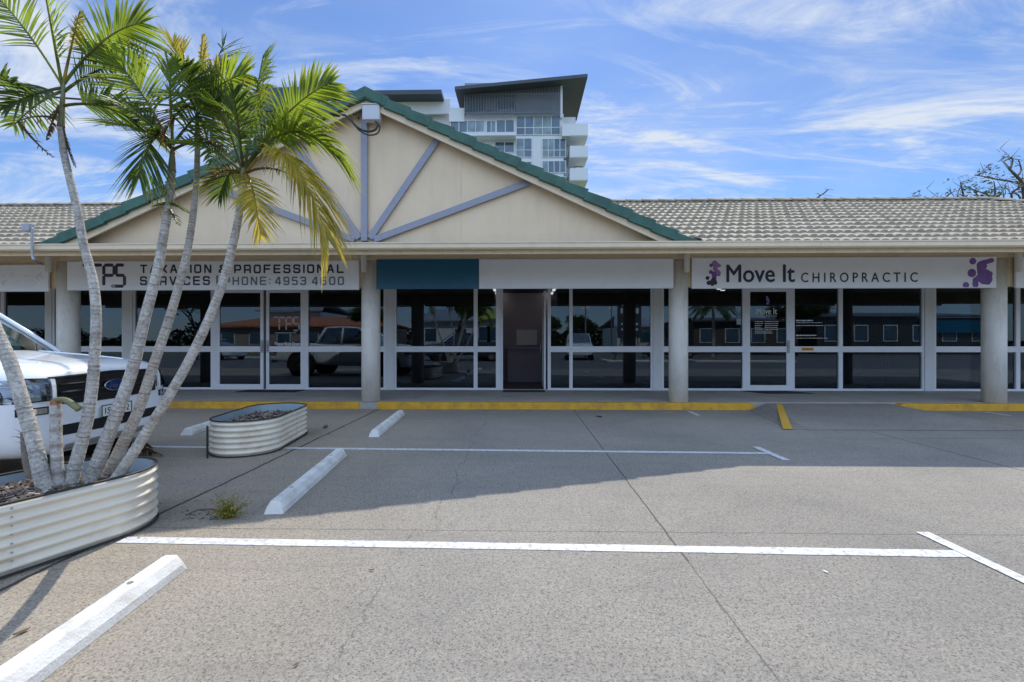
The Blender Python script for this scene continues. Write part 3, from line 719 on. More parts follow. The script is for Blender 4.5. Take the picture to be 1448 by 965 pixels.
# ------------------------------------------------------------ the shop building
B = thing('shop_building', 'cream single storey shop row with a wide gable and grey tiled roof', 'building', (0, 0, 0))
EY, PITCH = 7.35, math.tan(R(24.8)); EZ = at(738, 344, EY).z
GX = at(517, 300, EY).x; HWL = GX-at(52, 344, EY).x; HWR = at(990, 344, EY).x-GX; HW = (HWL+HWR)/2
PK = at(517, 125, EY).z
RY = EY+3.72; RZ = EZ+PITCH*(RY-EY)
HIPX = X(1400, RY); 
def roof_z(y): return EZ+PITCH*(y-EY)
# main tiled roof slopes: real courses with rolled tiles
def tiled(name, xs, xe, course=.335, tw=.30):
    """xs(y), xe(y): limits of each course"""
    mb = MB(); sl = math.hypot(1, PITCH); n = int(math.ceil((RY-EY)*sl/course))
    cn, sn = 1/sl, PITCH/sl
    for k in range(n):
        y0 = EY-.06+k*course/sl; y1 = min(y0+course*1.04/sl, RY)
        x0, x1 = xs(max(y0, EY)), xe(max(y0, EY))
        if x1-x0 < .1: continue
        off = .5*tw*(k % 2)
        i0 = math.floor((x0-off)/tw*10); i1 = math.ceil((x1-off)/tw*10)
        rows = [[], [], []]; rr = random.Random(k)
        jit = {}
        for i in range(i0, i1+1):
            x = off+i*tw/10; u = (i % 10)/10
            if x < x0: x = x0
            if x > x1: x = x1
            ti = i//10
            if ti not in jit: jit[ti] = rr.uniform(-.004, .005)
            p = .034*max(0, math.sin(math.pi*((u*2) % 1)))**.7 if True else 0
            p *= (1 if u < .5 else .85)
            for r_, (yy, lift) in enumerate(((y0, -.03), (y0, .030+p+jit[ti]), (y1, -.012+p*.85))):
                z = roof_z(yy)+lift/1
                rows[r_].append(Vector((x, yy-lift*sn*.5, z)))
        mb.grid(rows)
    return mb.build(name, 'roof', B)
tiled('tiled_roof', lambda y: GX+HWR-(y-EY)/1.0, lambda y: HIPX+(RY-y))
tiled('tiled_roof', lambda y: -24.0, lambda y: GX-HWL+(y-EY))
# deck under tiles, back slope, hip end, ridge caps
mb = MB(); e = .05
hipE = HIPX+(RY-EY); BY = RY+(RY-EY)
mb.prism([Vector((-24, EY+.02, EZ-e-.01)), Vector((-24, RY, RZ-e)), Vector((-24, BY+2, RZ-e-PITCH*(BY+2-RY))), Vector((-24, BY+2, RZ-e-.08-PITCH*(BY+2-RY))), Vector((-24, RY, RZ-e-.08)), Vector((-24, EY+.02, EZ-e-.05))], (HIPX+24, 0, 0))
mb.bm.faces.new([mb.bm.verts.new(p) for p in (Vector((HIPX, RY, RZ-.04)), Vector((HIPX, EY+.02, EZ-.06)), Vector((hipE, EY+.02, EZ-.06)))])
mb.bm.faces.new([mb.bm.verts.new(p) for p in (Vector((HIPX, RY, RZ-.04)), Vector((hipE, EY, EZ-.06)), Vector((hipE, BY, EZ-.06)))])
mb.build('roof_deck', 'roof', B)
def caps(name, p, q, m, step=.38, w=.13, h=.07):
    p, q = Vector(p), Vector(q); d = (q-p); n = max(1, int(d.length/step)); mb = MB(); u = d.normalized()
    s = u.cross(Vector((0, 0, 1))).normalized(); up_ = s.cross(u)
    for i in range(n):
        a = p+d*i/n; b_ = p+d*(i+1)/n+u*.03
        pts = []
        for k in range(7):
            t = math.pi*k/6; pts.append((math.cos(t)*w, math.sin(t)*h-.01))
        rows = [[c+s*x*sc+up_*(z*sc+lf) for x, z in pts] for c, sc, lf in ((a, 1.0, .012), (b_, .93, 0))]
        vs = mb.grid(rows); mb.bm.faces.new(vs[0]); mb.bm.faces.new(vs[1][::-1])
    return mb.build(name, m, B)
caps('ridge_caps', (GX+HWR-(RY-EY)-.5, RY, RZ+.03), (HIPX, RY, RZ+.03), 'roof')
caps('ridge_caps', (-24, RY, RZ+.03), (GX-HWL+(RY-EY)+.5, RY, RZ+.03), 'roof')
caps('hip_caps', (HIPX+(RY-EY), EY, EZ+.03), (HIPX, RY, RZ+.03), 'roof')
# gable roof planes running back, thick
GB = 15.0; mb = MB(); gs = (PK-EZ)/HW
for sgn, hw in ((-1, HWL), (1, HWR)):
    pts = [Vector((GX, EY+.12, PK-.10)), Vector((GX+sgn*(hw-.14), EY+.12, EZ-.01)), Vector((GX+sgn*(hw-(RY-EY)-.0), RY, RZ-.02)), Vector((GX+sgn*(hw-.1), GB, EZ-.06)), Vector((GX, GB, PK-.10))]
    mb.prism([pts[0], pts[1], pts[2], Vector((GX, RY, PK-.10))], (0, 0, -.06)); mb.prism([Vector((GX, RY+.002, PK-.10)), pts[2]+Vector((0, .002, 0)), pts[3], pts[4]], (0, 0, -.06))
mb.build('gable_roof', 'green', B)
caps('ridge_caps', (GX, EY+.2, PK-.03), (GX, GB, PK-.03), 'green', w=.16, h=.09)
# verge tiles along the rake: stepped green caps
mb = MB()
for sgn, hw in ((-1, HWL), (1, HWR)):
    a = Vector((GX, EY, PK)); b_ = Vector((GX+sgn*hw, EY, EZ+.0)); d = b_-a; n = 15; u = d.normalized(); nn = Vector((u.z*-sgn, 0, u.x*sgn)) if True else 0
    nn = Vector((-u.z, 0, u.x)); nn = nn if nn.z > 0 else -nn
    for i in range(n):
        p = a+d*(i/n); q = a+d*((i+1)/n)+u*.012
        th = .165; up0, up1 = -.022, .020
        pts = [p+nn*up0, q+nn*up1, q+nn*(up1-th), p+nn*(up0-th+.02)]
        if i == n-1: pts = [p+nn*up0, q+u*.1+nn*-.03, q+u*.02+nn*(-.165), p+nn*(up0-th+.02)]
        for t in pts: t.z = max(t.z, EZ-.02)
        y0 = EY-.035+(.006*(i % 2))
        mb.prism([Vector((t.x, y0, t.z)) for t in pts], (0, .24, 0))
        mb.bm.verts.ensure_lookup_table()
mb.prism([Vector((GX-.26, EY-.042, PK-.115)), Vector((GX, EY-.042, PK+.018)), Vector((GX+.26, EY-.042, PK-.115)), Vector((GX+.26, EY-.042, PK-.27)), Vector((GX, EY-.042, PK-.16)), Vector((GX-.26, EY-.042, PK-.27))], (0, .25, 0))
mb.build('verge_tiles', 'green', B, bevel=.006)
# barge boards
mb = MB()
for sgn, hw in ((-1, HWL), (1, HWR)):
    u = Vector((sgn*hw, 0, EZ-PK)).normalized(); nn = Vector((-u.z, 0, u.x)); nn = nn if nn.z > 0 else -nn
    a = Vector((GX, EY+.03, PK)); t1 = -.14; t2 = -.245
    def pt(t, k): return a+u*k+nn*t
    # meet at centre line vertically
    def cen(t): return Vector((GX, EY+.03, PK+t/abs(u.x)))
    kend = (hw)/abs(u.x)
    def low(t):  # where board hits z = EZ-.02
        zz = EZ-.02; k = ((PK-zz)+nn.z*t)/(-u.z); return a+u*k+nn*t
    mb.prism([cen(t1), low(t1), low(t2), cen(t2)], (0, .035, 0))
mb.build('barge_board', 'gutter', B)
# gable wall
ty = EY+.22; drop = .22
mb = MB(); hwi = HW-drop/gs
mb.prism([Vector((GX-hwi-.3, ty, EZ-.05)), Vector((GX+hwi+.3, ty, EZ-.05)), Vector((GX, ty, PK-drop+.14))], (0, .06, 0))
mb.build('gable_wall', 'gable', B)
mb = MB()
for px in (240, 380, 652, 792):
    x = X(px, ty); zt = PK-drop-abs(x-GX)*gs-.02; mb.box(x-.006, x+.006, ty-.004, ty+.002, EZ-.03, zt)
mb.build('wall_joints', 'cream', B)
def brace(p, q, w, y, nm='brace', th=.05):
    p, q = Vector((p[0], y, p[1])), Vector((q[0], y, q[1])); u = (q-p).normalized(); n_ = Vector((-u.z, 0, u.x))*w/2
    return MB().prism([p-n_, q-n_, q+n_, p+n_], (0, -th, 0)).build(nm, 'bluegrey', B, bevel=.004)
def xz(px, py): t = at(px, py, ty); return (t.x, t.z)
brace(xz(516.5, 342), xz(516.5, 143), .105, ty-.012)
brace(xz(524, 338), xz(621, 196), .105, ty-.004)
brace(xz(530, 340), xz(756, 256), .105, ty-.008)
brace(xz(509, 338), xz(412, 196), .105, ty-.004)
brace(xz(503, 340), xz(279, 256), .105, ty-.008)
brace((GX-hwi-.2, EZ+.015), (GX+hwi+.2, EZ+.015), .07, ty-.016, 'bottom_rail')
# gutter with bracket rivets, fascia
def gutter(x0, x1):
    zt = EZ+.0; mb = MB(); prof = [(0, 0), (-.012, .0), (-.012, -.018), (0, -.022), (0, -.085), (.02, -.108), (.11, -.108), (.11, -.02), (.104, -.02), (.104, -.10), (.022, -.10), (.008, -.083), (.008, 0)]
    pts = [Vector((x0, EY-.10+y, zt+z)) for y, z in prof]
    return mb.prism(pts, (x1-x0, 0, 0))
mb = gutter(-24, -12.2); mb.build('gutter', 'gutter', B)
xj = [-12.197, -6.1, .2, X(1155, EY), hipE+.1]
for a, b_ in zip(xj, xj[1:]): gutter(a+.002, b_-.002).build('gutter', 'gutter', B)
MB().box(-24, hipE, EY+.012, EY+.04, EZ-.17, EZ-.015).build('fascia', 'cream', B)
# raking soffit
mb = MB(); mb.prism([Vector((-24, EY+.045, EZ-.165)), Vector((-24, 9.3, EZ-.165+PITCH*(9.3-EY))), Vector((-24, 9.3, EZ-.15+PITCH*(9.3-EY))), Vector((-24, EY+.045, EZ-.15))], (24+hipE-.1, 0, 0)); mb.build('soffit', 'cream', B)
# beam over columns (two boards) 
BZ = at(738, 367.5, 8.86).z
MB().box(-24, 14.3, 8.90, 9.10, BZ-.52, BZ+.62).build('beam', 'cream', B)
MB().box(-24, 14.3, 8.872, 8.897, BZ+.0, BZ+.6).build('beam_trim', 'gutter', B)
# verandah ceiling
MB().box(-24, 14.3, 9.103, 11.2, 2.64, 2.68).build('verandah_ceiling', 'cream', B)
# columns
CY = 9.03
for px, lab in ((85, None), (520.5, None), (963.5, None), (1418.5, None), (-360, None)):
    x = X(px, CY-.17); mb = MB(); mb.cyl((x, CY, .131), .178, BZ-.02-.131-.0, 40)
    co = mb.build('column', 'column', B, smooth=False)
    for p in co.data.polygons: p.use_smooth = len(p.vertices) == 4
# stubs hanging by the column heads
for px in (69, 514.5, 971, 1440):
    x = X(px, 8.74); mb = MB(); pr = []
    zt, zb = at(px, 350, 8.74).z, at(px, 385, 8.74).z
    mb.cyl((x, 8.74, zb+.02), .052, zt-zb-.02, 16); mb.cyl((x, 8.74, zb), .035, .021, 16, r2=.052)
    mb.build('pipe_stub', 'column', B, bevel=.004)
# ---- shopfront walls
GY = 11.03; ZB = .13; ZT = 2.62
def zz(py): return Zp(py, GY)
tb0, tb1 = zz(498), zz(490)
def xx(px): return X(px, GY)
MB().box(-24, 14.3, 11.0, 11.14, ZT+.0, 4.0).build('head_wall', 'cream', B)
def window(x0, x1, label=None, fw=.045, y=GY, transom=True, botrail=.05, parent=B):
    """frame + two panes"""
    mb = MB(); mb.box(x0, x0+fw, y, y+.09, ZB+.002, ZT); mb.box(x1-fw, x1, y, y+.09, ZB+.002, ZT)
    mb.box(x0+fw, x1-fw, y, y+.09, ZB+.002, ZB+botrail); mb.box(x0+fw, x1-fw, y, y+.09, ZT-.05, ZT)
    mb.box(x0+fw, x1-fw, y-.004, y+.09, tb0, tb1)
    w = mb.build('window', 'alu', parent)
    for a, b_ in ((ZB+botrail, tb0), (tb1, ZT-.05)):
        MB().box(x0+fw-.005, x1-fw+.005, y+.04, y+.048, a-.004, b_+.004).build('pane', 'glass', w)
    return w
def wpost(px0, px1): MB().box(xx(px0), xx(px1), GY-.025, GY+.12, ZB+.002, ZT).build('wall_post', 'post', B)
h = .035
for a, b_ in ((175, 188), (545, 557.5), (923, 936), (1307, 1321)): wpost(a, b_)
mid = lambda a, b_: (a+b_)/2
def win(pa, pb, **k): return window(xx(pa)+.001, xx(pb)-.001, **k)
win(-190, -80); win(-80, 3); win(3, 66); wpost(66, 74); win(74, 175)
win(188, 300.5); win(433, 545, fw=.045); win(557.5, 672.5); win(672.5, 704)
win(777, 807, fw=.03); win(807, 923); win(936, 1053)
win(1121, 1189); win(1189, 1307); win(1321, 1440); win(1440, 1560); wpost(-200, -190); wpost(1560, 1575)
def door(p0, p1, handle_side, y=GY, rail=.13, stile=.075, label=None):
    x0, x1 = xx(p0)+.002, xx(p1)-.002; mb = MB()
    mb.box(x0, x0+stile, y, y+.05, ZB+.012, ZT-.06); mb.box(x1-stile, x1, y, y+.05, ZB+.012, ZT-.06)
    mb.box(x0+stile, x1-stile, y, y+.05, ZB+.012, ZB+rail); mb.box(x0+stile, x1-stile, y, y+.05, ZT-.16, ZT-.06); mb.box(x0+stile, x1-stile, y-.003, y+.05, tb0, tb1)
    d = mb.build('door', 'alu', B)
    if label: d['label'] = label
    for a, b_ in ((ZB+rail, tb0), (tb1, ZT-.16)): MB().box(x0+stile-.005, x1-stile+.005, y+.02, y+.028, a-.004, b_+.004).build('pane', 'glass', d)
    hx = x0+stile*.5 if handle_side < 0 else x1-stile*.5
    mb = MB(); mb.box(hx-.03, hx+.03, y-.012, y-.001, 1.02, 1.32); mb.tube([(hx, y-.012, 1.06), (hx, y-.045, 1.07), (hx, y-.045, 1.27), (hx, y-.012, 1.28)], .009, 8)
    mb.build('handle', 'galv', d); return d
# double sliding doors, left shop
mb = MB(); mb.box(xx(300.5), xx(306), GY, GY+.1, ZB+.002, ZT); mb.box(xx(429.5), xx(433)-.001, GY, GY+.1, ZB+.002, ZT); mb.box(xx(306), xx(429.5), GY+.02, GY+.1, ZT-.055, ZT); mb.box(xx(306), xx(429.5), GY, GY+.1, ZB+.001, ZB+.011)
mb.build('door_frame', 'alu', B)
door(306, 372.5, 1, label='left leaf of the sliding doors, bare glass'); door(376, 429.5, -1, label='right leaf of the sliding doors with white outlined letters')
MB().box(xx(372.8), xx(375.7), GY+.05, GY+.1, ZB+.012, ZT-.056).build('door_seal', 'black', B)
mb = MB(); mb.box(xx(704), xx(707), GY, GY+.1, ZB+.002, ZT); mb.box(xx(707), xx(709), GY+.03, GY+.1, ZB+.002, ZT); mb.box(xx(709), xx(711), GY, GY+.1, ZB+.002, ZT); mb.box(xx(774.5), xx(777)-.001, GY, GY+.1, ZB+.002, ZT); mb.box(xx(711), xx(774.5), GY, GY+.1, ZT-.05, ZT); mb.box(xx(711), xx(774.5), GY, GY+.1, ZB+.001, ZB+.012)
mb.build('door_frame', 'alu', B)
# open centre door: leaf swung inside
mb = MB(); ox = xx(774)-.03; mb.box(ox-.045, ox, GY+.11, GY+.2, ZB+.02, 2.5); mb.box(ox-.045, ox, GY+.95, GY+1.03, ZB+.02, 2.5); mb.box(ox-.045, ox, GY+.2, GY+.95, ZB+.02, ZB+.14); mb.box(ox-.045, ox, GY+.2, GY+.95, 2.4, 2.5)
dd = mb.build('door', 'alu', B); dd['label'] = 'centre door standing open inwards'
MB().box(ox-.026, ox-.018, GY+.19, GY+.96, ZB+.13, 2.41).build('pane', 'glass', dd)
mb = MB(); mb.tube([(ox-.05, GY+.9, 1.0), (ox-.09, GY+.9, 1.02), (ox-.09, GY+.9, 1.25), (ox-.05, GY+.9, 1.27)], .01, 8); mb.build('handle', 'galv', dd)
mb = MB(); mb.box(xx(1053)+.001, xx(1056), GY, GY+.1, ZB+.002, ZT); mb.box(xx(1117), xx(1121)-.001, GY, GY+.1, ZB+.002, ZT); mb.box(xx(1056), xx(1117), GY, GY+.1, ZT-.055, ZT); mb.box(xx(1056), xx(1117), GY, GY+.1, ZB+.001, ZB+.011)
mb.build('door_frame', 'alu', B)
d3 = door(1056, 1117, 1, label='chiropractor door with white opening hours')
# ---- interiors
IX0, IX1, IYB = -24, 14.3, 16.0
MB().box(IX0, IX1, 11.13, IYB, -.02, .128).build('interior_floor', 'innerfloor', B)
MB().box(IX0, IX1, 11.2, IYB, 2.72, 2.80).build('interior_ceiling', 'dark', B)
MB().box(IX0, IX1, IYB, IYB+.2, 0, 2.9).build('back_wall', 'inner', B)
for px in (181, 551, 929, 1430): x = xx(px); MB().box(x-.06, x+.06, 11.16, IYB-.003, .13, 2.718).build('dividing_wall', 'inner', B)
MB().box(IX0-.2, IX0, 8.9, IYB, 0, 4.2).build('end_wall', 'cream', B); MB().box(IX1, IX1+.2, 11.0, IYB, 0, 3.2).build('end_wall', 'cream', B)
# partition with a hatch seen through the open door
hx0, hx1 = xx(690), xx(800)
MB().box(hx0, hx1, 13.6, 13.66, .13, 2.71).build('partition', 'entry', B)
for px, lab in ((700, ''), (783, '')):
    x = X(px, 12.6)
    for yy in (12.0, 13.3):
        t_ = MB().box(x-.035, x+.035, yy, yy+.75, 2.665, 2.70).build('light_tube', 'tube', B)
for px in (1010, 1098, 1022): MB().cyl((X(px, 13), 13-(px % 7)*.15, 2.70), .06, .018, 16).build('downlight', 'tube', B)
# ------------------------------------------------------------ sign panels
SY = 8.83
def sign(p0, p1, label, m='sign', t0=367.5, t1=409.5, nm='shop_sign'):
    x0, x1 = X(p0, SY), X(p1, SY); z1, z0 = at(738, t0, SY).z, at(738, t1, SY).z
    s = thing(nm, label, 'sign', ((x0+x1)/2, SY, z0), 0, 'fascia signs between the columns')
    w = (x1-x0)/2
    MB().box(-w, w, 0, .035, 0, z1-z0).build('panel', m, s, bevel=.002)
    mb = MB(); mb.box(-w, w, -.004, -.0005, z1-z0-.018, z1-z0-.002); mb.box(-w, w, -.004, -.0005, .002, .014); mb.build('edge_trim', 'alu' if m == 'sign' else m, s)
    return s
def S(s, px, py): p = at(px, py, SY)-s.location; return p.x, p.z
s0 = sign(-140, 68, 'weathered white sign panel with faded scuffs at the far left', t0=372, t1=411)
mb = MB(); rnd = random.Random(4)
for k in range(90):
    px = rnd.uniform(-20, 62); py = 396+5*math.sin(px*.3)+rnd.uniform(-14, 6)*(1 if rnd.random() < .5 else .3); x, z = S(s0, px, py)
    a = rnd.random()*3; q = rnd.uniform(.01, .05)
    mb.prism([Vector((x, -.0006, z)), Vector((x+q*math.cos(a), -.0006, z+q*math.sin(a)*.6)), Vector((x+q*math.cos(a)+.008, -.0006, z+q*math.sin(a)*.6+.008)), Vector((x+.006, -.0006, z+.008))], (0, -.0008-k*1e-5, 0))
mb.build('faded_marks', pmat('faded_print', (.5, .53, .6), .6), s0)
s1 = sign(95, 507.5, 'white sign reading TAXATION & PROFESSIONAL SERVICES with a segmented TPS logo')
def stext(s, body, a, b_, c, d, m, **k):
    x0, z1 = S(s, a, c); x1, z0 = S(s, b_, d)
    return text('lettering', body, x0, x1, -.0005, z0, z1, m, s, **k)
def capsule(mb, p, q, r, y, th=.003, n=8):
    p, q = Vector((p[0], 0, p[1])), Vector((q[0], 0, q[1])); u = (q-p).normalized() if (q-p).length > 1e-6 else Vector((1, 0, 0)); v = Vector((-u.z, 0, u.x))
    pts = []
    for k in range(n+1): a = -math.pi/2+math.pi*k/n; pts.append(q+u*math.cos(a)*r+v*math.sin(a)*r)
    for k in range(n+1): a = math.pi/2+math.pi*k/n; pts.append(p+u*math.cos(a)*r+v*math.sin(a)*r)
    mb.prism([Vector((t.x, y, t.z)) for t in pts], (0, -th, 0))
GL = {'T': [[(0,1),(1,1)],[(.5,1),(.5,0)]], 'A': [[(0,0),(.42,1),(.58,1),(1,0)],[(.18,.34),(.82,.34)]], 'X': [[(0,0),(1,1)],[(0,1),(1,0)]], 'I': [[(0,0),(0,1)]],
 'O': [[(.12,0),(.88,0),(1,.14),(1,.86),(.88,1),(.12,1),(0,.86),(0,.14),(.12,0)]], 'N': [[(0,0),(0,1),(.12,1),(.88,0),(1,0),(1,1)]], 'P': [[(0,0),(0,1),(.88,1),(1,.88),(1,.5),(.88,.38),(0,.38)]],
 'R': [[(0,0),(0,1),(.88,1),(1,.88),(1,.5),(.88,.38),(0,.38)],[(.85,.38),(1,.28),(1,0)]], 'F': [[(0,0),(0,1),(1,1)],[(0,.5),(.9,.5)]], 'E': [[(1,0),(0,0),(0,1),(1,1)],[(0,.5),(.95,.5)]],
 'S': [[(0,.2),(0,.1),(.12,0),(.88,0),(1,.1),(1,.42),(.88,.52),(.12,.52),(0,.62),(0,.9),(.12,1),(.88,1),(1,.9),(1,.82)]], 'L': [[(0,1),(0,0),(1,0)]], 'V': [[(0,1),(.45,0),(.55,0),(1,1)]],
 'C': [[(1,.22),(1,.12),(.88,0),(.12,0),(0,.14),(0,.86),(.12,1),(.88,1),(1,.88),(1,.78)]], 'H': [[(0,0),(0,1)],[(1,0),(1,1)],[(0,.52),(1,.52)]], '&': [[(1,0),(.15,.75),(.15,.92),(.3,1),(.6,1),(.75,.9),(.75,.75),(.1,.35),(.0,.2),(.12,0),(.7,0),(1,.35)]],
 '4': [[(.8,0),(.8,1),(.6,1),(0,.38),(0,.25),(1,.25)]], '9': [[(0,.12),(.12,0),(.88,0),(1,.12),(1,.88),(.88,1),(.12,1),(0,.88),(0,.55),(.12,.43),(1,.43)]], '5': [[(1,1),(0,1),(0,.56),(.88,.56),(1,.46),(1,.1),(.88,0),(.12,0),(0,.1)]],
 '3': [[(0,.88),(.12,1),(.88,1),(1,.88),(1,.62),(.88,.52),(.3,.52)],[(.88,.52),(1,.42),(1,.12),(.88,0),(.12,0),(0,.12)]], '6': [[(1,.88),(.88,1),(.12,1),(0,.88),(0,.12),(.12,0),(.88,0),(1,.12),(1,.45),(.88,.57),(0,.57)]],
 '0': [[(.12,0),(.88,0),(1,.14),(1,.86),(.88,1),(.12,1),(0,.86),(0,.14),(.12,0)]], ':': [[(0,.15),(.01,.15)],[(0,.7),(.01,.7)]]}
def strokes(s, body, a, b_, c, d, m, r=.0165):
    x0, z1 = S(s, a, c); x1, z0 = S(s, b_, d); wd_ = [(.18 if ch in 'I:' else .6 if ch == ' ' else 1.0)+.38 for ch in body]; tot = sum(wd_)-.38
    k = (x1-x0)/tot; x = x0; mb = MB(); q = 0
    for ch, w_ in zip(body, wd_):
        gw = (w_-.38)*k
        for pl in GL.get(ch, []):
            for p, t in zip(pl, pl[1:]):
                q += 1; capsule(mb, (x+r+p[0]*(gw-2*r), z0+r+p[1]*(z1-z0-2*r)), (x+r+t[0]*(gw-2*r), z0+r+t[1]*(z1-z0-2*r)), r, -.0005, .002+q*1.2e-5, 4)
        x += w_*k
    return mb.build('lettering', m, s)
strokes(s1, 'TAXATION', 198, 299, 374.5, 386.5, 'navy'); strokes(s1, '&', 309, 321, 374.5, 386.5, 'navy'); strokes(s1, 'PROFESSIONAL', 331, 486.5, 374.5, 386.5, 'navy')
strokes(s1, 'SERVICES', 198, 297, 391, 403.5, 'navy')
x, z = S(s1, 307, 397); MB().box(x-.012, x+.012, -.0035, -.0005, z-.1, z+.1).build('lettering', 'navy', s1)
strokes(s1, 'PHONE:', 316, 382, 391.5, 403.5, 'greyvinyl', .015)
strokes(s1, '4953', 389, 433, 391.5, 403.5, 'greyvinyl', .015); strokes(s1, '4600', 441, 486.5, 391.5, 403.5, 'greyvinyl', .015)
seg = [((150, 97), (188, 97)), ((205, 97), (240, 97)), ((197, 108), (197, 142)), ((197, 162), (197, 200)), ((258, 108), (258, 142)), ((258, 162), (258, 200)),
       ((268, 97), (302, 97)), ((268, 153), (302, 153)), ((314, 108), (314, 142)), ((330, 97), (360, 97)), ((326, 108), (326, 142)), ((332, 153), (362, 153)), ((371, 164), (371, 200)), ((328, 212), (358, 212))]
def logo_tps(s, fn, rr, y, m, m2, sc=1):
    mb = MB(); mb2 = MB(); k = 0
    for (a, b_) in seg:
        k += 1
        capsule(mb, fn(*a), fn(*b_), rr, y, .003+k*2e-5); capsule(mb2, fn(*a), fn(*b_), rr*1.22, y, .0012+k*2e-5)
    mb.build('logo', m, s); mb2.build('logo_outline', m2, s)
    mb = MB()
    for cx in (300, 312):
        a, b_, c = fn(cx+8, 204), fn(cx, 212), fn(cx+8, 220)
        capsule(mb, a, b_, rr*.3, y, .0031+cx*1e-6); capsule(mb, b_, c, rr*.3, y, .0033+cx*1e-6)
    mb.build('logo_arrows', m, s)
logo_tps(s1, lambda zx, zy: S(s1, 80+zx/3.858, 350+zy/3.858), .026, -.0005, 'purpledk', 'pink')
s2 = sign(532, 677, 'plain teal blue sign panel beside the blank white one', 'signblue', 366.5, 408.5)
s3 = sign(677.5, 952, 'plain blank white sign panel above the open centre door', 'sign', 366.5, 408.5)
s4 = sign(978.5, 1409, 'white chiropractic sign with navy Move It lettering and purple blob logos', 'sign', 365.5, 409)
stext(s4, 'Move It', 1027, 1123, 375, 399, 'navy', fat=.014)
stext(s4, 'CHIROPRACTIC', 1132.5, 1297, 386, 399, 'navy', spacing=1.55, fat=.005)
def blobs(s, fn, k, lst, lines, m, y=-.0005):
    mb = MB(); i = 0
    for x, z, r in lst: i += 1; capsule(mb, fn(x, z), fn(x+.01, z), r*k, y, .003+i*4e-5, 14)
    for (a, b_, r) in lines: i += 1; capsule(mb, fn(*a), fn(*b_), r*k, y, .003+i*4e-5, 10)
    return mb.build('logo', m, s)
k4 = SY/F
fz = lambda zx, zy: S(s4, 960+zx/2.967, 355+zy/2.967)
blobs(s4, fz, k4, [(150, 52, 4), (152, 75, 3.2), (165, 95, 2.5), (160, 60, 3.5), (170, 62, 2.2)], [((150, 52), (152, 78), 2.6), ((153, 78), (168, 92), 2.6)], 'lilac')
blobs(s4, fz, k4, [(150, 98, 4.2), (160, 92, 3.4), (148, 106, 3.5), (168, 100, 2)], [((150, 98), (148, 118), 2.8)], 'purple')
blobs(s4, fz, k4, [(145, 128, 4.4), (152, 134, 3), (126, 134, 3.2), (140, 140, 2.6), (120, 114, 2.7)], [((145, 120), (145, 130), 3), ((126, 134), (140, 130), 2.0)], 'purpledk')
blobs(s4, fz, k4, [(134, 89, 2.8), (135, 61, 2.5), (120, 114, .2)], [], 'purple')
fb = lambda zx, zy: S(s4, 1200+zx/3.573, 350+zy/3.573)
blobs(s4, fb, k4, [(622, 130, 5.8), (592, 191, 4.3), (627, 70, 4.6), (690, 140, 8.2), (700, 160, 7), (665, 155, 6), (680, 95, 5), (640, 186, 4.2), (712, 135, 4)],
      [((665, 90), (672, 150), 5), ((670, 80), (722, 66), 3.2), ((640, 165), (641, 192), 3.6), ((650, 160), (700, 150), 4), ((675, 175), (705, 178), 3)], 'purple')
s5 = sign(1437, 1640, 'white sign panel cut off at the right edge, past the last column', 'sign', 366, 409)
# decals on the glass
def gS(px, py, y=GY+.018): p = at(px, py, GY); return p.x, p.z
dk = MB(); dec = thing('window_decal', 'white outlined TPS letters stuck on the left sliding door', 'decal', at(404, 470, GY+.018))
fn = lambda zx, zy: tuple((Vector((gS(300+zx/3.858, 350+zy/3.858)[0], 0, gS(300+zx/3.858, 350+zy/3.858)[1]))-Vector((dec.location.x, 0, dec.location.z)))[i] for i in (0, 2))
mb = MB(); kk = 0
for (a, b_) in seg:
    m1 = lambda p: fn(335+(p[0]-150)*.62, 382+(p[1]-97)*.62)
    pa, pb = m1(a), m1(b_); kk += 1
    u = (Vector(pb)-Vector(pa)).normalized(); v = Vector((-u.y, u.x)); w = .012
    for sg in (-1, 1): capsule(mb, tuple(Vector(pa)+v*sg*w), tuple(Vector(pb)+v*sg*w), .0045, 0, .0006+kk*1e-5, 3)
    for e_, sg in ((pa, -1), (pb, 1)): c = Vector(e_)+u*sg*w; capsule(mb, tuple(c-v*.006), tuple(c+v*.006), .0045, 0, .0008+kk*1e-5, 3)
mb.build('outline', 'vinylwhite', dec)
def dtext(parent, body, a, b_, c, d, m='vinylwhite', y=0, **k):
    x0, z1 = gS(a, c); x1, z0 = gS(b_, d); l = parent.location
    return text('lettering', body, x0-l.x, x1-l.x, y, z0-l.z, z1-l.z, m, parent, depth=.0006, **k)
x, z = gS(404, 471); MB().box(-.26, .26, -.0006, 0, z-dec.location.z-.004, z-dec.location.z+.004).build('rule_line', 'vinylwhite', dec)
d2 = thing('window_decal', 'small white Please Slide Door lettering low on the sliding door', 'decal', at(404, 487, GY+.018))
dtext(d2, 'Please Slide Door', 388, 424, 484, 489, bold=.01)
d4 = thing('window_decal', 'white Move It lettering and opening hours on the chiropractor door', 'decal', at(1085, 450, GY+.018))
dtext(d4, 'Move It', 1070, 1099, 436, 444.5, fat=.006); dtext(d4, 'CHIROPRACTIC', 1071, 1099, 445.5, 448, spacing=1.4)
mb = MB(); l = d4.location; rnd = random.Random(2)
for row in range(7):
    z = gS(1085, 455+row*2.7)[1]-l.z
    for a, b_ in ((1068, 1078+rnd.uniform(-2, 2)), (1082, 1101+rnd.uniform(-2, 0))) if row < 5 else ((1068, 1093),):
        x0, x1 = gS(a, 0)[0]-l.x, gS(b_, 0)[0]-l.x; xx0 = x0
        while xx0 < x1: w = rnd.uniform(.012, .05); mb.box(xx0, min(x1, xx0+w), -.0006, 0, z-.007, z+.007); xx0 += w+.01
mb.build('hours_lines', 'vinylwhite', d4)
mb = MB(); x, z = gS(1086, 423); 
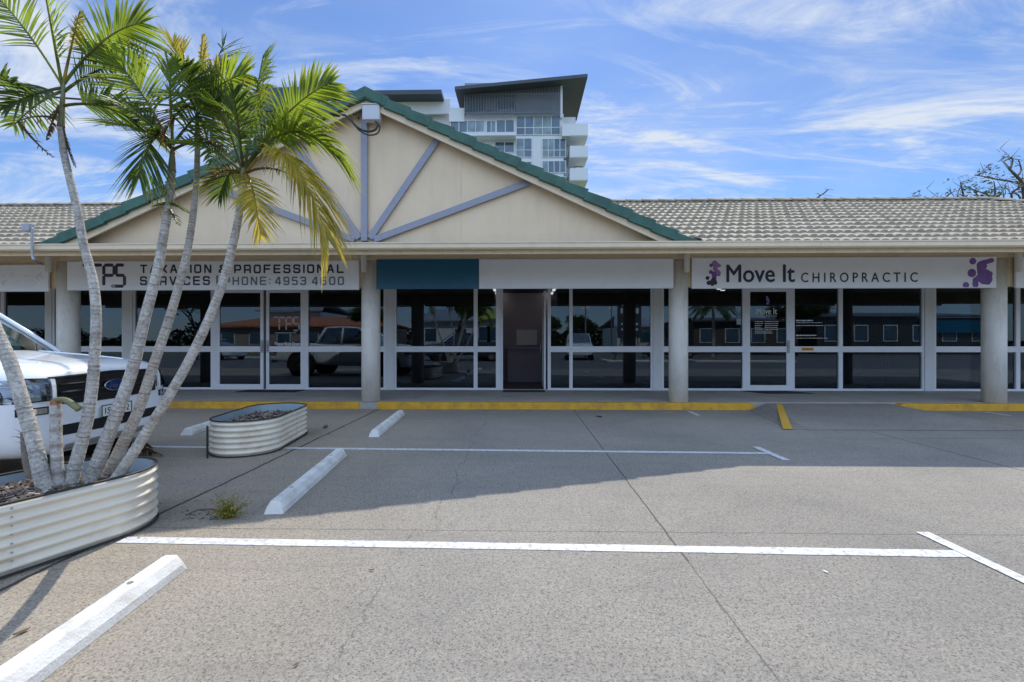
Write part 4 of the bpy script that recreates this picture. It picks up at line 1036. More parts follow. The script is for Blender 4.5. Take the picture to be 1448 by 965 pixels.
for dx, dz_, r in ((0, 0, .03), (.02, -.05, .025), (-.02, .05, .02), (.0, -.1, .03), (-.03, -.03, .014)): capsule(mb, (x-l.x+dx, z-l.z+dz_), (x-l.x+dx+.005, z-l.z+dz_), r, 0, .0006+r*.01, 8)
mb.build('logo', 'lilac', d4)
d5 = thing('window_decal', 'white lines of text on the window right of the chiropractor door', 'decal', at(1150, 465, GY+.038)); l = d5.location; mb = MB()
for py, a, b_, hh in ((453.5, 1127, 1151, .014), (456.5, 1127, 1164, .006), (460.5, 1127, 1166, .008), (474.5, 1127, 1156, .012), (478.5, 1127, 1172, .006)):
    z = gS(1150, py)[1]-l.z; x0, x1 = gS(a, 0)[0]-l.x, gS(b_, 0)[0]-l.x; q = x0
    while q < x1: w = rnd.uniform(.015, .07); mb.box(q, min(x1, q+w), -.0006, 0, z-hh, z+hh); q += w+.012
mb.build('text_lines', 'vinylwhite', d5)
d6 = thing('warning_sticker', 'small orange sticker on the white transom right of the door', 'sticker', at(1142, 494, GY-.006))
MB().box(-.14, .14, -.001, 0, -.035, .035).build('sticker_sheet', 'orangesticker', d6); mb = MB(); mb.box(-.11, .1, -.0018, -.0012, -.008, .008); mb.build('dark_print', 'dark', d6)
# mats
for a, b_, y0, y1, sk, lab in ((342, 425, 10.45, 10.93, .0, 'dark rubber door mat before the sliding doors'), (711, 771, 10.6, 10.98, 0, 'dark door mat at the open centre door'), (1063, 1130, 10.40, 10.93, .15, 'dark door mat lying askew before the chiropractor door')):
    mb = MB(); x0, x1 = X(a, 10.7), X(b_, 10.7); mb.prism([Vector((x0+sk, y0, .131)), Vector((x1+sk, y0, .131)), Vector((x1-sk, y1, .131)), Vector((x0-sk, y1, .131))], (0, 0, .012))
    tag(mb.build('door_mat', 'mat', bevel=.003), lab, 'door mat', 'door mats')
# interior furnishings glimpsed through the glass
bn = thing('feather_banner', 'tall purple banner with vertical white CHIROPRACTIC lettering inside the shop', 'banner', (X(1262, 12.2), 12.2, .13))
x0, z0 = X(1250, 12.2)-bn.location.x, .5
mb = MB(); mb.prism([Vector((-.24, 0, .35)), Vector((.05, 0, .35)), Vector((.30, 0, 2.15)), Vector((-.24, 0, 2.15))], (0, .01, 0)); mb.build('cloth', 'banner', bn)
t_ = text('lettering', 'CHIROPRACTIC', -.75, .75, 0, -.06, .06, 'vinylwhite', bn, depth=.001); t_.rotation_euler = (0, R(-90), 0); t_.location = (-.14, -.004, 1.25)
MB().cyl((-.25, .01, 0), .012, 2.2, 10).build('pole', 'galv', bn); MB().box(-.45, .05, -.15, .2, 0, .02).build('base', 'black', bn)
af = thing('sandwich_board', 'small white sandwich board standing behind the glass of the right shop', 'sandwich board', (X(1204, 11.6), 11.55, .13))
for sg in (-1, 1):
    mb = MB(); mb.prism([Vector((-.22, sg*.22, 0)), Vector((.22, sg*.22, 0)), Vector((.12, sg*.02, .78)), Vector((-.12, sg*.02, .78))], (0, sg*.012, 0)); mb.build('board', 'vinylwhite', af)
MB().box(-.09, .09, -.17, -.165, .32, .38).build('printed_line', 'navy', af).rotation_euler = (0, 0, 0)
desk = thing('reception_desk', 'pale reception desk glimpsed through the open centre door', 'desk', (X(745, 13.3), 13.3, .13))
MB().box(-.55, .55, -.2, .2, 0, .95).build('desk_body', 'entry', desk, bevel=.01); MB().box(-.6, .6, -.25, .24, .951, .99).build('desk_top', 'entry', desk)
MB().box(-.3, .3, .262, .29, 1.05, 1.5).build('window_lit_patch', 'pvc', desk)  # pale panel stands in for the faint window-lit patch on the partition

# ------------------------------------------------------------ roof fittings
jb = thing('junction_box', 'grey electrical box fixed high on the gable beside the centre post', 'electrical box', at(528, 164, ty-.10))
MB().box(-.14, .14, -.13, .0, -.12, .12).build('box_body', 'box', jb, bevel=.01); MB().box(-.15, .15, -.14, .005, .121, .135).build('box_lid', 'box', jb)
mb = MB(); bo = jb.location
def cb(px, py, y=EY-.13): return at(px, py, y)
cpts = smooth_path([cb(488, 163), cb(496, 170), cb(505, 180), cb(518, 186), cb(530, 184), cb(534, 176), cb(531, 172)], 8)
mb.tube(cpts, .017, 8); mb.tube([p+Vector((.03, .02, -.03-.02*math.sin(i*.06))) for i, p in enumerate(cpts)], .011, 6)
cab = thing('service_cable', 'black overhead power cable looping into the box on the gable', 'cable', (0, 0, 0))
mb.build('drip_loop', 'black', cab, smooth=True)
mb = MB(); pts = []
q0 = cb(488, 163); q1 = Vector((-20.6, EY-.2, 6.7))
for i in range(41):
    s = i/40; p = q0.lerp(q1, s); p.z -= .35*4*s*(1-s)*.6; pts.append(p)
mb.tube(pts, .016, 8); mb.build('overhead_span', 'black', cab, smooth=True)
MB().tube([cb(419, 160.5), cb(470, 162)], .02, 8).build('sleeve', 'rubber', cab); MB().tube([cb(468, 161.5), cb(480, 163)], .034, 8).build('clamp', 'black', cab)
ins = MB(); ins.tube([at(499, 163, ty-.01), at(499, 163, ty-.12)], .02, 8); ins.tube([at(507, 167, ty-.01), at(507, 167, ty-.1)], .014, 8); tag(ins.build('cable_hook', 'black'), 'pair of small black cable hooks on the gable left of the box', 'hook')
pole = thing('power_pole', 'timber power pole carrying the service cable beyond the left edge', 'pole', (-20.7, 7.15, 0))
MB().cyl((0, 0, 0), .15, 7.5, 16, r2=.11).build('post', 'bark', pole); MB().box(-.05, .05, -.9, .9, 6.9, 7.0).build('crossarm', 'bark', pole)
an = thing('tv_antenna', 'small bent television antenna on the right roof ridge', 'antenna', (X(1160, RY+.3), RY+.3, RZ-.05)); b0 = an.location
def aR(px, py): return at(px, py, RY+.3)-b0
mb = MB(); mb.tube([Vector((0, 0, 0)), aR(1158, 282), aR(1159, 276)], .014, 6); mb.tube([aR(1149, 284), aR(1166, 273), aR(1171, 268)], .016, 6); mb.build('mast', 'black', an)
mb = MB()
for a, b_ in (((1147, 277), (1183, 275)), ((1160, 270), (1184, 266)), ((1152, 279), (1168, 283)), ((1150, 276), (1165, 272))): mb.tube([aR(*a)+Vector((0, -.15, 0)), aR(*b_)+Vector((0, .15, 0))], .007, 5)
mb.build('element', 'galv', an)
cd = thing('roof_conduit', 'grey conduit with a small box rising over the left gutter', 'conduit', at(45, 345, EY-.12)); b0 = cd.location
mb = MB(); w_ = lambda px, py, y=EY-.14: at(px, py, y)-b0
mb.tube(smooth_path([w_(45, 322), w_(45.5, 345), w_(46, 362), w_(50, 369), at(60, 374, 8.2)-b0], 6), .018, 8); mb.build('conduit', 'pvc', cd, smooth=True)
p = w_(40, 323); MB().box(p.x-.07, p.x+.05, p.y-.04, p.y+.05, p.z-.05, p.z+.07).build('end_box', 'pvc', cd, bevel=.005)

# ------------------------------------------------------------ apartment tower behind
TYY = 60.0
T = thing('apartment_tower', 'white apartment tower with a slanting dark roof rising behind the gable', 'building', (0, TYY, 0))
def tp(px, py, Y=TYY): p = at(px, py, Y); return Vector((p.x, p.y-TYY, p.z))
def tbox(name, p0, p1, q0, q1, Y, dep, m, parent=T, bot=None):
    a = tp(p0, q0, Y); b_ = tp(p1, q1, Y); z0 = b_.z if bot is None else bot
    return MB().box(a.x, b_.x, a.y, a.y+dep, z0, a.z).build(name, m, parent)
FY = 62.0
# main body
tbox('body_wall', 657, 797, 163, 300, FY, 14, 'towerw', bot=0)
tbox('penthouse_wall', 657, 795, 118, 162.8, FY+1.2, 12, 'towerg')
tbox('side_wall', 797.5, 814, 166, 300, FY+2.5, 11, 'towerw', bot=0)
# slanting roof plane
rz0, rz1 = tp(643, 122.5).z, tp(831, 104.5).z; rx0, rx1 = tp(643, 120).x, tp(831, 104).x
mb = MB(); th = .42
vs = [Vector((rx0, 0, rz0)), Vector((rx1, 0, rz1)), Vector((rx1, 12.2, rz1+.1)), Vector((rx0, 12.2, rz0+.1))]
mb.prism([v_-Vector((0, 0, th)) for v_ in vs], (0, 0, th)); mb.build('skillion_roof', 'towerdk', T)
# batten screens
mb = MB(); n = 62
for i in range(n):
    px = 655+(793-655)*i/(n-1); x = tp(px, 0).x; s = (x-rx0)/(rx1-rx0); zt = rz0+(rz1-rz0)*s-th-.05
    zb = tp(px, 166 if px < 728 else 162.5, FY-.6).z; mb.box(x-.035, x+.035, FY-.6-TYY, FY-.48-TYY, zb, zt)
mb.box(tp(655, 0).x, tp(793, 0).x, FY-.45-TYY, FY-.35-TYY, tp(700, 136.5, FY).z, tp(700, 135, FY).z); mb.box(tp(655, 0).x, tp(793, 0).x, FY-.45-TYY, FY-.35-TYY, tp(700, 163, FY).z, tp(700, 161, FY).z)
mb.build('batten_screen', 'slat', T)
tbox('screen_post', 792.5, 795.5, 117, 166, FY-.5, .4, 'towerw')
tbox('blind_panel', 729, 792, 133, 161, FY+.4, .1, 'towerg')
tbox('roof_window', 658, 686, 143, 160, FY+1.1, .08, 'towerglass'); tbox('roof_window', 703, 727, 144, 161, FY+1.1, .08, 'towerglass'); tbox('roof_window', 689, 698, 144, 156, FY+1.1, .08, 'towerg')
def twin(p0, p1, q0, q1, cols, rows=1, m='towerglass', blind=()):
    f = tbox('window', p0, p1, q0, q1, FY-.06, .04, m)
    mb = MB()
    for i in range(cols+1):
        px = p0+(p1-p0)*i/cols; a = tp(px, q0, FY-.1); b_ = tp(px, q1, FY-.1); mb.box(a.x-.045, a.x+.045, a.y, a.y+.05, b_.z, a.z)
    for r in [0, 1]+([.62] if rows == 2 else []):
        a = tp(p0, q0+(q1-q0)*r, FY-.1); b_ = tp(p1, q0, FY-.1); mb.box(a.x, b_.x, a.y-.003, a.y+.047, a.z-.04, a.z+.04)
    mb.build('frame', 'towerw', f)
    if blind:
        mb = MB()
        for i in blind:
            a = tp(p0+(p1-p0)*(i+.08)/cols, q0, FY-.08); b_ = tp(p0+(p1-p0)*(i+.92)/cols, q1, FY-.08); mb.box(a.x, b_.x, a.y, a.y+.015, b_.z, a.z)
        mb.build('blind', 'curtain', f)
    return f
twin(730, 792, 164.5, 191, 5, 2, blind=(3, 2)); twin(730, 752, 196, 222.5, 2, 2, blind=(0,)); twin(767, 800, 196.5, 222.5, 4, 2, blind=(0, 1)); twin(767, 800, 228, 244.5, 4, 1, blind=(0,)); twin(767, 800, 250, 268, 4, 1)
twin(702, 727, 170, 187.5, 2, 1); twin(688, 701, 171, 187.5, 2, 1, blind=(1,)); twin(637, 684.5, 171, 187.5, 4, 1, blind=(2, 3))
twin(700, 727, 201, 216, 2, 1); twin(730, 752, 229, 250, 2, 2)
for a, b_ in ((188, 189.5), (223.5, 226.5)): tbox('floor_slab', 640, 729, a, b_+2, FY-1.6, 1.5, 'towerw')
tbox('left_wing', 635, 657, 153, 172, FY-.2, 10, 'towerw'); tbox('left_wing', 576, 635.5, 150, 300, FY+3, 9, 'towerw', bot=0)
tbox('parapet', 560, 636, 141, 161, FY+2, .3, 'towerw')
tbox('balcony_recess', 796, 812, 166, 176, FY+1.6, .8, 'towerw')
for q0, q1, p0 in ((175, 192, 795), (206.5, 222.5, 806), (238, 255, 806)):
    b_ = tbox('balcony', p0, 831.5, q0, q1, FY-.8, 3.6, 'towerw')
    tbox('recess_shade_sheet', 812, 824, q1-.3, q1+14, FY+2.2, .1, 'towerg', b_); tbox('balcony_slab', 806, 831, q1-.2, q1+.6, FY-.8, 3.6, 'towerw', b_)  # grey sheet stands in for the shade in the recess under each balcony
    a = 0
# lower penthouse and dark block to the left
tbox('lower_roof', 300, 624, 130.5, 133, FY, 10, 'towerdk'); tbox('lower_soffit_wall', 300, 622, 133.2, 141, FY+2.2, 8, 'bronze')
tbox('teal_block', 366, 428, 124, 175, FY-3, 5, 'tealdark'); tbox('rear_wing', 300, 560, 141, 300, FY+3, 8, 'towerw', bot=0)
twin(432, 486, 144, 158, 5, 1)
# second tower volume solid below (right) handled by body_wall

# ------------------------------------------------------------ trees
def clump_tree(loc, h, cr, label, seed, leaves=2600, trunk_h=.35, m='leaf', group=None, spread=1.0, name='tree', cat='tree', leaf=.10, tr=.16):
    rnd = random.Random(seed); t = thing(name, label, cat, loc, 0, group); mb = MB()
    tips = []
    def grow(p, d, L_, r, depth):
        q = p+d*L_; m_ = (p+q)/2+Vector((rnd.uniform(-1, 1), rnd.uniform(-1, 1), 0))*L_*.06
        mb.tube([p, m_, q], [r, r*.85, r*.68], 6)
        if depth == 0: tips.append(q); return
        for k in range(3 if depth > 1 else 4):
            a = rnd.random()*6.28; dd = (d*.9+Vector((math.cos(a), math.sin(a), rnd.uniform(-.1, .5)))*.75*spread).normalized()
            grow(q, dd, L_*rnd.uniform(.6, .8), r*.6, depth-1)
    grow(Vector((0, 0, 0)), Vector((rnd.uniform(-.08, .08), rnd.uniform(-.08, .08), 1)).normalized(), h*trunk_h, tr, 3)
    top = max(p.z for p in tips); sc = h*.93/top
    bmesh.ops.scale(mb.bm, vec=(cr*sc*.9, cr*sc*.9, sc), verts=mb.bm.verts)
    mb.build('trunk', 'bark', t, smooth=True)
    tips = [Vector((p.x*cr*sc*.9, p.y*cr*sc*.9, p.z*sc)) for p in tips]
    mb = MB()
    for i in range(leaves):
        c = tips[rnd.randrange(len(tips))]+Vector((rnd.gauss(0, 1), rnd.gauss(0, 1), rnd.gauss(0, .8)))*h*.055
        s = leaf*rnd.uniform(.6, 1.4); d1 = Vector((rnd.uniform(-1, 1), rnd.uniform(-1, 1), rnd.uniform(-.8, .8))).normalized(); d2 = d1.orthogonal().normalized()
        d2 = (Matrix.Rotation(rnd.random()*6.28, 3, d1) @ d2)*.45*s
        mb.bm.faces.new([mb.bm.verts.new(c+e_) for e_ in (-d1*s, d2, d1*s, -d2)])
    mb.build('crown', m, t); return t
# sparse tree beyond the right roof
sp = thing('sparse_tree', 'half bare tree with scattered leaves behind the right end of the roof', 'tree', (X(1440, 19), 19, 0)); b0 = sp.location
def tw(px, py, y=19): return at(px, py, y)-b0
mb = MB(); limbs = [[(1455, 360), (1450, 300), (1446, 262), (1438, 250), (1428, 240), (1419, 229)], [(1446, 262), (1430, 257), (1410, 254), (1392, 250), (1378, 248)],
    [(1420, 300), (1410, 285), (1395, 275), (1380, 270), (1370, 265)], [(1370, 300), (1362, 275), (1358, 258)], [(1405, 300), (1407, 270), (1405, 256)], [(1440, 300), (1430, 275), (1448, 262), (1460, 250)],
    [(1330, 300), (1328, 282), (1322, 276)], [(1335, 300), (1338, 280), (1345, 272)], [(1390, 300), (1384, 280), (1376, 268)], [(1448, 300), (1440, 276), (1425, 274)], [(1438, 250), (1444, 240), (1440, 226)], [(1428, 240), (1432, 228), (1430, 222)], [(1425, 300), (1420, 284), (1418, 268)],
    [(1450, 262), (1462, 240), (1470, 215)], [(1350, 300), (1352, 284), (1356, 268)]]
rnd = random.Random(12); pool = []
for L_ in limbs:
    w = [tw(px, py, 19+rnd.uniform(-.8, .8)) for px, py in L_]; w = smooth_path(w, 4); r = .09 if L_ is limbs[0] else .045
    mb.tube(w, [r*(1-.75*i/len(w)) for i in range(len(w))], 6); pool += w[len(w)//3:]
for k in range(150):
    p = pool[rnd.randrange(len(pool))]; d = Vector((rnd.uniform(-1, 1), rnd.uniform(-.6, .6), rnd.uniform(-.1, 1))).normalized()*rnd.uniform(.15, .5)
    mb.tube([p, p+d], [.012, .004], 4); pool.append(p+d)
mb.tube([Vector((0, 0, -0)), tw(1455, 360)], [.25, .1], 8)
mb.build('trunk', 'bark', sp, smooth=True)
mb = MB(); cl = [tw(rnd.uniform(1325, 1460), rnd.uniform(248, 292), 19+rnd.uniform(-1, 1)) for _ in range(26)]+[tw(1408, 255), tw(1400, 257), tw(1345, 278), tw(1297, 276), tw(1295, 282), tw(1404, 236), tw(1395, 240), tw(1380, 249), tw(1376, 252)]
cl += [p.copy() for p in pool[::9]]
for c0 in cl:
    for k in range(rnd.choice((5, 9, 16))):
        c = c0+Vector((rnd.gauss(0, .13), rnd.gauss(0, .13), rnd.gauss(0, .08))); s = rnd.uniform(.04, .10)
        d1 = Vector((rnd.uniform(-1, 1), rnd.uniform(-1, 1), rnd.uniform(-.5, .8))).normalized()*s; d2 = d1.orthogonal().normalized()*s*.5
        mb.bm.faces.new([mb.bm.verts.new(c+e_) for e_ in (-d1, d2, d1, -d2)])
mb.build('crown', 'leaf', sp)

# ------------------------------------------------------------ utility vehicle (and other vehicles)
def loft_body(stations, m, name, parent, sub=2):
    """stations: (x, [(y,z)...half section bottom->top centre])"""
    mb = MB(); rows = []
    for x, sec in stations:
        full = [Vector((x, y, z)) for y, z in sec]+[Vector((x, -y, z)) for y, z in sec[::-1] if y > 1e-6]
        rows.append(full+[full[0]])
    vs = mb.grid(rows)
    for r_ in (rows[0], rows[-1]): mb.bm.faces.new([mb.bm.verts.new(p) for p in r_[:-1]])
    bmesh.ops.remove_doubles(mb.bm, verts=mb.bm.verts, dist=1e-4)
    return mb.build(name, m, parent, smooth=True, subsurf=sub)
def wheel(parent, x, y, r=.39, w=.25, m='galv'):
    sg = 1 if y > 0 else -1
    mb = MB(); prof = [(.60, 0), (.72, -.0), (.93, .015), (1, .05), (1, .2), (.93, .235), (.6, .24)]; rows = []
    for k in range(33):
        a = 2*math.pi*k/32; rows.append([Vector((x+math.cos(a)*r*q, y+sg*(.12-d), r+math.sin(a)*r*q)) for q, d in prof])
    mb.grid(rows); bmesh.ops.remove_doubles(mb.bm, verts=mb.bm.verts, dist=1e-5)
    wo = thing_part(mb.build('wheel', 'tyre', parent, smooth=True))
    mb = MB(); mb.cyl((x, y+sg*.06, r), r*.61, -.02*sg, 24, 'y')
    for k in range(6):
        a = 2*math.pi*k/6; u = Vector((math.cos(a), 0, math.sin(a))); v = Vector((-u.z, 0, u.x)); c = Vector((x, y+sg*.065, r))
        mb.prism([c+u*.04-v*.035, c+u*r*.6-v*.03, c+u*r*.6+v*.03, c+u*.04+v*.035], (0, sg*.03, 0))
    mb.cyl((x, y+sg*.062, r), .06, .04*sg, 16, 'y'); mb.build('rim', m, wo)
    return wo
def thing_part(o): return o
def make_ute(loc, rz, label, paint='carwhite', detail=True, name='utility_vehicle', cat='ute', group=None):
    t = thing(name, label, cat, loc, rz, group)
    def sec(w, zb, zs, zt, wt=None, crown=.03):
        wt = w*.8 if wt is None else wt
        return [(0, zb), (w*.85, zb), (w*.97, zb+.12), (w, (zb+zs)/2), (w*.985, zs-.06), (wt, zt-crown*.5), (wt*.5, zt), (0, zt+.0)]
    st = [(0, sec(.62, .42, .93, 1.00, .50)), (-.03, sec(.80, .33, .98, 1.05, .62)), (-.14, sec(.90, .30, 1.02, 1.10, .74)), (-.34, sec(.945, .30, 1.04, 1.13, .78)), (-.9, sec(.95, .32, 1.10, 1.18, .80)),
          (-1.25, sec(.95, .34, 1.14, 1.21, .82)), (-1.45, sec(.94, .34, 1.14, 1.22, .84)), (-3.5, sec(.94, .36, 1.16, 1.2, .86)), (-3.62, sec(.94, .40, 1.20, 1.27, .88)), (-5.2, sec(.93, .46, 1.22, 1.27, .88)), (-5.3, sec(.88, .50, 1.18, 1.24, .82))]
    body = loft_body(st, paint, 'body', t)
    bpy.context.view_layer.update()
    dg = bpy.context.evaluated_depsgraph_get(); ev = body.evaluated_get(dg); me = ev.to_mesh()
    bvh = BVHTree.FromPolygons([v.co.copy() for v in me.vertices], [tuple(p.vertices) for p in me.polygons]); ev.to_mesh_clear()
    def fx(y, z):
        h_ = bvh.ray_cast(Vector((1, y, z)), Vector((-1, 0, 0)))
        return h_[0].x if h_[0] else -.3
    def panel(nm, m, y0, y1, lo, hi, off=.004, th=.03, n=14, k=5, parent=None, sm=True):
        """patch over the nose: lo/hi functions of y"""
        mb = MB(); A, Bk = [], []
        lo_ = lo if callable(lo) else (lambda y: lo); hi_ = hi if callable(hi) else (lambda y: hi)
        for i in range(n+1):
            y = y0+(y1-y0)*i/n
            A.append([Vector((fx(y, lo_(y)+(hi_(y)-lo_(y))*j/k)+off, y, lo_(y)+(hi_(y)-lo_(y))*j/k)) for j in range(k+1)])
        Bk = [[p-Vector((th, 0, 0)) for p in r_] for r_ in A]
        va = mb.grid(A); vb = mb.grid(Bk); 
        ring_a = [va[i][0] for i in range(n+1)]+[va[n][j] for j in range(1, k+1)]+[va[i][k] for i in range(n-1, -1, -1)]+[va[0][j] for j in range(k-1, 0, -1)]
        ring_b = [vb[i][0] for i in range(n+1)]+[vb[n][j] for j in range(1, k+1)]+[vb[i][k] for i in range(n-1, -1, -1)]+[vb[0][j] for j in range(k-1, 0, -1)]
        for i in range(len(ring_a)): j = (i+1) % len(ring_a); mb.bm.faces.new((ring_a[i], ring_b[i], ring_b[j], ring_a[j]))
        return mb.build(nm, m, parent or t, smooth=False)
    # greenhouse
    gh = [(-1.22, [(.0, 1.18), (.80, 1.17), (.80, 1.18), (.5, 1.21), (0, 1.22)]), (-2.02, [(0, 1.2), (.86, 1.2), (.70, 1.76), (.45, 1.81), (0, 1.83)]),
          (-2.7, [(0, 1.2), (.87, 1.2), (.71, 1.80), (.45, 1.85), (0, 1.87)]), (-3.3, [(0, 1.2), (.87, 1.2), (.70, 1.77), (.45, 1.82), (0, 1.84)]), (-3.55, [(0, 1.2), (.85, 1.2), (.78, 1.3), (.5, 1.31), (0, 1.31)])]
    mb = MB(); rows = []
    for x, s_ in gh:
        full = [Vector((x, y, z)) for y, z in s_[1:]]+[Vector((x, -y, z)) for y, z in s_[1:-1][::-1]]; rows.append(full)
    mb.grid(rows); mb.build('cabin_glass', 'carglass', t, smooth=False)
    def bar(p, q, r=.035): mb.tube([Vector(p), (Vector(p)+Vector(q))/2+Vector((0, 0, .006)), Vector(q)], r, 8)
    for sg in (-1, 1):
        mb = MB(); bar((-1.18, sg*.815, 1.17), (-2.02, sg*.715, 1.775), .024); bar((-3.3, sg*.715, 1.785), (-3.58, sg*.85, 1.22), .05); bar((-2.02, sg*.715, 1.775), (-2.7, sg*.725, 1.815), .035); bar((-2.7, sg*.725, 1.815), (-3.3, sg*.715, 1.785), .035); bar((-2.62, sg*.725, 1.8), (-2.62, sg*.875, 1.2), .04)
        mb.build('pillar', paint, t, smooth=True)
    mb = MB(); rows = []
    for x, z, w in ((-1.97, 1.80, .70), (-2.05, 1.835, .71), (-2.7, 1.885, .72), (-3.3, 1.855, .71), (-3.36, 1.82, .70)):
        rows.append([Vector((x, y*w, z-.05*y*y-.012)) for y in (-1, -.75, -.4, 0, .4, .75, 1)])
    vs = mb.grid(rows); r_ = [[p-Vector((0, 0, .03)) for p in row] for row in rows]; mb.grid(r_); mb.build('roof', paint, t, smooth=True)
    for x in (-.93, -4.15):
        for sg in (-1, 1):
            mb = MB(); mb.cyl((x, sg*.80, .42), .50, sg*.155, 32, 'y'); mb.build('wheel_arch', 'dark', t)
            mb = MB(); rows = []
            for k in range(25):
                a = math.pi*(-.08+1.16*k/24); rows.append([Vector((x+math.cos(a)*q, sg*y, .42+math.sin(a)*q)) for q, y in ((.47, .90), (.48, .968), (.53, .972), (.565, .93))])
            mb.grid(rows); mb.build('arch_flare', 'black' if detail else paint, t, smooth=True)
            wheel(t, x, sg*.86)
    if detail:
        g = panel('grille', 'black', -.60, .60, lambda y: .74+.06*abs(y)**2, lambda y: 1.0-.03*abs(y), .006, .05)
        mb = MB()
        for zc in (.80, .855, .925):
            pts = [Vector((fx(-.57+1.14*i/16, zc)+.016, -.57+1.14*i/16, zc)) for i in range(17)]; mb.tube(pts, .009 if zc != .855 else .014, 6)
        mb.build('grille_bar', 'dark', g, smooth=True)
        pts = [Vector((fx(-.64+1.28*i/20, 1.004)+.008, -.64+1.28*i/20, 1.006-.03*abs(-.64+1.28*i/20))) for i in range(21)]
        MB().tube(pts, .01, 6).build('bonnet_gap', 'dark', t)
        # emblem
        ex = fx(0, .87)+.022; mb = MB(); pts = [(math.cos(2*math.pi*k/32)*.135, math.sin(2*math.pi*k/32)*.056) for k in range(32)]
        mb.prism([Vector((ex, y, .875+z)) for y, z in pts], (.012, 0, 0)); em = mb.build('emblem', 'chrome', t, bevel=.003)
        mb = MB(); mb.prism([Vector((ex+.0125, y*.88, .875+z*.84)) for y, z in pts], (.003, 0, 0)); mb.build('emblem_face', 'emblem', em)
        tx = text('lettering', 'Ford', -.085, .085, 0, -.028, .032, 'chrome', em, shear=.5, depth=.002); tx.rotation_euler = (0, 0, R(90)); tx.location = (ex+.0158, 0, .875)
        for sg in (-1, 1):
            hl = panel('headlight', 'black', sg*.615, sg*.925, lambda y: .80-.02*(abs(y)-.6), lambda y: .985+.06*(abs(y)-.6), .006, .05, 8, 4)
            panel('reflector', 'lamp', sg*.66, sg*.88, .84, .955, .014, .01, 6, 3, hl); panel('lens', 'lampglass', sg*.62, sg*.92, .81, .985, .026, .006, 8, 4, hl)
            panel('running_light', 'vinylwhite', sg*.62, sg*.65, .79, .98, .03, .02, 2, 4, hl)
            fl = panel('fog_light_pocket', 'black', sg*.66, sg*.85, .69, .755, .004, .03, 6, 3); panel('fog_lens', 'chrome', sg*.68, sg*.83, .70, .745, .012, .01, 4, 2, fl)
        panel('lower_intake', 'dark', -.62, .62, lambda y: .47+.03*abs(y), .575, .004, .04)
        panel('skid_plate', 'galv', -.5, .5, .345, .40, .008, .03)
        px_ = fx(0, .64)+.03; mb = MB(); mb.box(px_-.012, px_, -.186+.02, .186+.02, .58, .69); pt_ = mb.build('number_plate', 'plate', t, bevel=.002)
        mb = MB(); mb.box(px_-.002, px_+.0015, -.19+.02, -.18+.02, .578, .692); mb.box(px_-.002, px_+.0015, .18+.02, .19+.02, .578, .692); mb.box(px_-.002, px_+.0015, -.18+.02, .18+.02, .578, .586); mb.box(px_-.002, px_+.0015, -.18+.02, .18+.02, .684, .692); mb.build('plate_border', 'black', pt_)
        tx = text('lettering', '1S      12', -.15, .15, 0, -.03, .03, 'black', pt_, depth=.002); tx.rotation_euler = (0, 0, R(90)); tx.location = (px_+.0005, .02, .635)
        for sg in (-1, 1):
            mb = MB(); pts = [Vector((-.25-x*.9, sg*(.47+.06*x), 0)) for x in (0, .3, .6, 1)]
            w = [Vector((p.x, p.y, (bvh.ray_cast(Vector((p.x, p.y, 3)), Vector((0, 0, -1)))[0] or Vector((0, 0, 1.1))).z-.004)) for p in pts]; mb.tube(smooth_path(w, 5), .012, 6); mb.build('bonnet_crease', paint, t, smooth=True)
            if sg > 0: continue
            mb = MB(); mb.tube([Vector((-1.55, sg*.9, 1.26)), Vector((-1.58, sg*1.02, 1.30))], .03, 8); c = Vector((-1.6, sg*1.1, 1.33))
            mb.box(c.x-.06, c.x+.06, c.y-.12, c.y+.1, c.z-.09, c.z+.09); mb.build('door_mirror', 'black' if sg < 0 else paint, t, bevel=.03)
        mb = MB(); pts = [Vector((-1.30, y, 1.235-.03*(y/.8)**2)) for y in (-.75, -.4, 0, .4, .75)]; mb.tube(pts, .025, 6); mb.build('wiper_cowl', 'black', t, smooth=True)
    # doors and tub on the sides
    for sg in (-1, 1):
        mb = MB()
        for x in (-1.55, -2.62, -3.55, -3.68): mb.box(x-.006, x+.006, sg*.942, sg*.948, .5, 1.15)
        mb.build('door_gap', 'dark', t)
        mb = MB()
        for x in (-2.42, -3.38): mb.box(x-.09, x+.09, sg*.945, sg*.98, 1.02, 1.05)
        mb.build('door_handle', 'black', t)
        mb = MB(); mb.box(-5.28, -5.12, sg*.86, sg*.955, .86, 1.18); mb.build('tail_light', 'redcar', t, bevel=.02)
    mb = MB(); mb.box(-5.40, -5.24, -.86, .86, .48, .62); mb.build('rear_bumper', 'chrome', t, bevel=.03)
    mb = MB(); mb.box(-5.1, -3.7, -.84, .84, 1.262, 1.275); mb.build('tub_cover', 'black', t)
    return t
make_ute((-4.0, 4.45, 0), R(5), 'white dual cab ute with black grille parked behind the palms')

